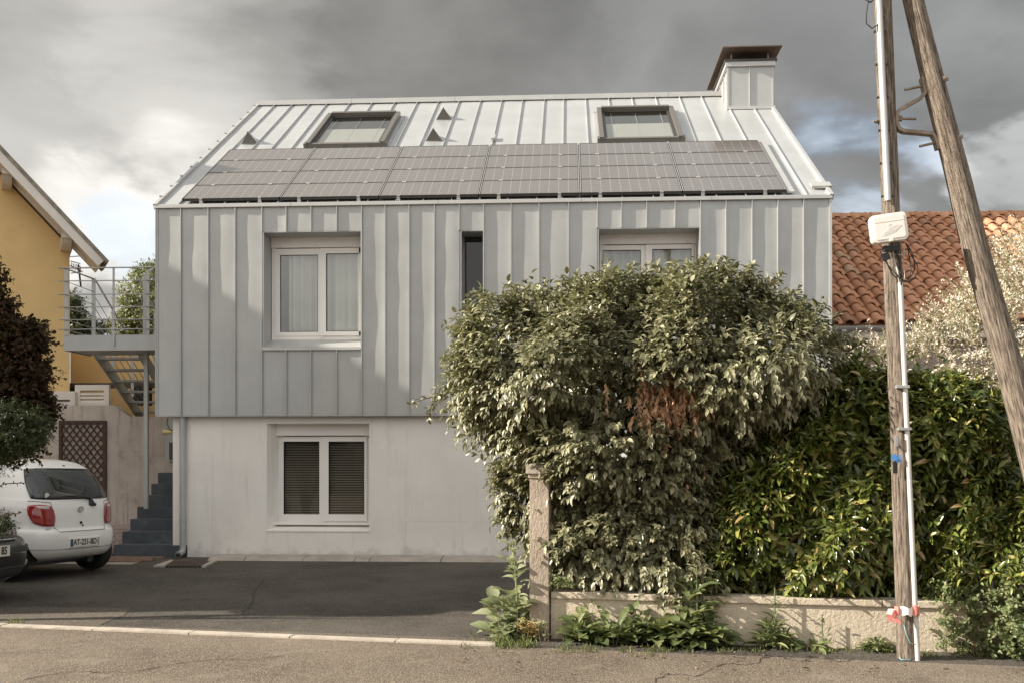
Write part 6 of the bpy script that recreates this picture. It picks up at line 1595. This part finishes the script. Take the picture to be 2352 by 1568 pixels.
b = MB(); b.tube([on_rear(-.0, .70, -.01), on_rear(-.0, .70, .014)], .018, 12); b.tube([on_rear(-.03, .665, -.01), on_rear(-.03, .665, .01)], .012, 10); me = b.mesh('lock'); me.transform(S4); link('lock', me, MAT['print_black'], wc, local=True)
b = MB(); b.tube([on_rear(-.18, 1.005, .03), on_rear(-.10, 1.03, .04), on_rear(.14, 1.045, .03), on_rear(.38, 1.03, .02)], [.02, .016, .010, .006], 8); b.tube([on_rear(-.18, 1.01, .03), on_rear(-.215, .93, .03)], [.022, .018], 8)
b.tube([on_rear(-.17, .94, .0), on_rear(-.24, .925, .035)], [.03, .02], 8); me = b.mesh('rear_wiper', smooth=True); me.transform(S4); link('rear_wiper', me, MAT['car_plastic'], wc, local=True)
b = MB(); b.box(on_rear(0, 1.42, 0).x-.02, on_rear(0, 1.42, 0).x, -.10, -.07, 1.41, 1.425); me = b.mesh('washer_nozzle'); me.transform(S4); link('washer_nozzle', me, MAT['print_black'], wc, local=True)
xx = .62
b = MB(); pts = [S(tx(xx+.075*math.cos(a), .80, 1), .80+.075*math.sin(a), .003) for a in np.linspace(0, 2*math.pi, 25)]; b.tube(pts, .003, 5, cap=False); me = b.mesh('fuel_cap', smooth=True); me.transform(S4); link('fuel_cap', me, MAT['seam_dark'], wc, local=True)
b = MB(); b.tube([S(tx(1.36, z, 1), z, .002) for z in np.linspace(.35, 1.40, 14)], .004, 5); me = b.mesh('door_gap'); me.transform(S4); link('door_gap', me, MAT['seam_dark'], wc, local=True)
for (y, z, w_, h_) in ((.50, .64, .09, .012), (-.50, .93, .05, .02), (-.60, .64, .04, .012)):
    p = on_rear(y, z, .004); b = MB(); b.obox(p, (.003, 0, 0), (0, w_/2, 0), (0, 0, h_/2)); me = b.mesh('model_badge'); me.transform(S4); link('model_badge', me, MAT['galv'], wc, local=True)
# underside, exhaust
b = MB(); b.box(.35, 3.3, -.55, .55, .16, .30); b.tube([(.22, -.35, .20), (.9, -.35, .20)], .05, 10); me = b.mesh('underbody'); me.transform(S4); link('underbody', me, MAT['car_plastic'], wc, local=True)
# sticker in the rear glass
p = on_rear(.47, 1.05, .012); b = MB(); b.tube([p, p+Vector((-.004, 0, 0))], .035, 16); me = b.mesh('sticker'); me.transform(S4); link('sticker', me, MAT['plate_white'], wc, local=True)

# black car, nose to the right at the left edge
LB = [(.18, .30, 3.80, .70), (.26, .10, 3.93, .80), (.38, .02, 3.99, .84), (.52, .0, 4.0, .85), (.60, .03, 3.97, .85), (.66, .08, 3.88, .84), (.78, .10, 3.60, .84), (.88, .12, 3.10, .83), (.95, .15, 2.70, .81), (1.15, .3, 2.35, .74), (1.32, .55, 2.0, .66), (1.42, .9, 1.7, .55), (1.45, 1.2, 1.5, .2)]
a = R_(76); front = P(-24, 1060, 11.0); rear_dir = RT*(-math.sin(a)) + FW*math.cos(a)
bc = thing('parked_car', 'black car showing its grille and plate at the left edge beside the white hatchback', 'car', (front.x + rear_dir.x*4.0*1.12, front.y + rear_dir.y*4.0*1.12, 0), math.atan2(-rear_dir.y, -rear_dir.x))
S4 = Matrix.Scale(1.12, 4)
wcS = S
S, ty, tx, g, patch, body = make_car(bc, LB, 'car_black', [(.75, .74, .3), (.75, -.74, .3), (3.15, .74, .3), (3.15, -.74, .3)], 0, S4)
def fy(y, z): return math.pi - ty(y, z)
patch('windscreen', [(fy(-.62, .97), .99), (fy(.62, .97), .99), (fy(.52, 1.3), 1.36), (fy(-.52, 1.3), 1.36)], .006, 'car_glass', .2)
for sd in (1, -1):
    patch('side_window', [(tx(1.0, 1.0, sd), 1.0), (tx(2.5, .98, sd), .98), (tx(2.05, 1.3, sd), 1.3), (tx(1.15, 1.3, sd), 1.3)], .006, 'car_glass', .3)
    patch('headlamp', [(fy(.50*sd, .66), .655), (tx(3.80, .68, sd), .68), (tx(3.55, .80, sd), .80), (fy(.50*sd, .80), .77)], .012, 'lamp_clear', .5)
patch('grille', [(fy(-.42, .62), .62), (fy(.42, .62), .62), (fy(.45, .74), .745), (fy(-.45, .74), .745)], .008, 'car_plastic', .2)
for z in (.635, .685, .735):
    b = MB(); b.tube([S(fy(y, z), z, .02) for y in np.linspace(-.42, .42, 15)], .010, 6); me = b.mesh('grille_bar', smooth=True); me.transform(S4); link('grille_bar', me, MAT['chrome'], bc, local=True)
ring(bc, (S(math.pi, .69, .03).x, 0, .69), .05, .05, .008, 'chrome', 'badge')
patch('lower_grille', [(fy(-.6, .26), .25), (fy(.6, .26), .25), (fy(.6, .36), .36), (fy(-.6, .36), .36)], .008, 'car_plastic', .2)
patch('bumper_strip', [(fy(-.78, .5), .50), (fy(.78, .5), .50), (fy(.78, .56), .56), (fy(-.78, .56), .56)], .012, 'car_plastic', .2)
for sd in (1, -1): patch('fog_lamp', [(fy(.62*sd, .28), .28), (fy(.76*sd, .30), .30), (fy(.76*sd, .40), .40), (fy(.62*sd, .40), .40)], .012, 'lamp_clear', .8)
plate(bc, S(math.pi, .52, .018).x, 0, .53, .50, .11, '1232 WT 85', 1)
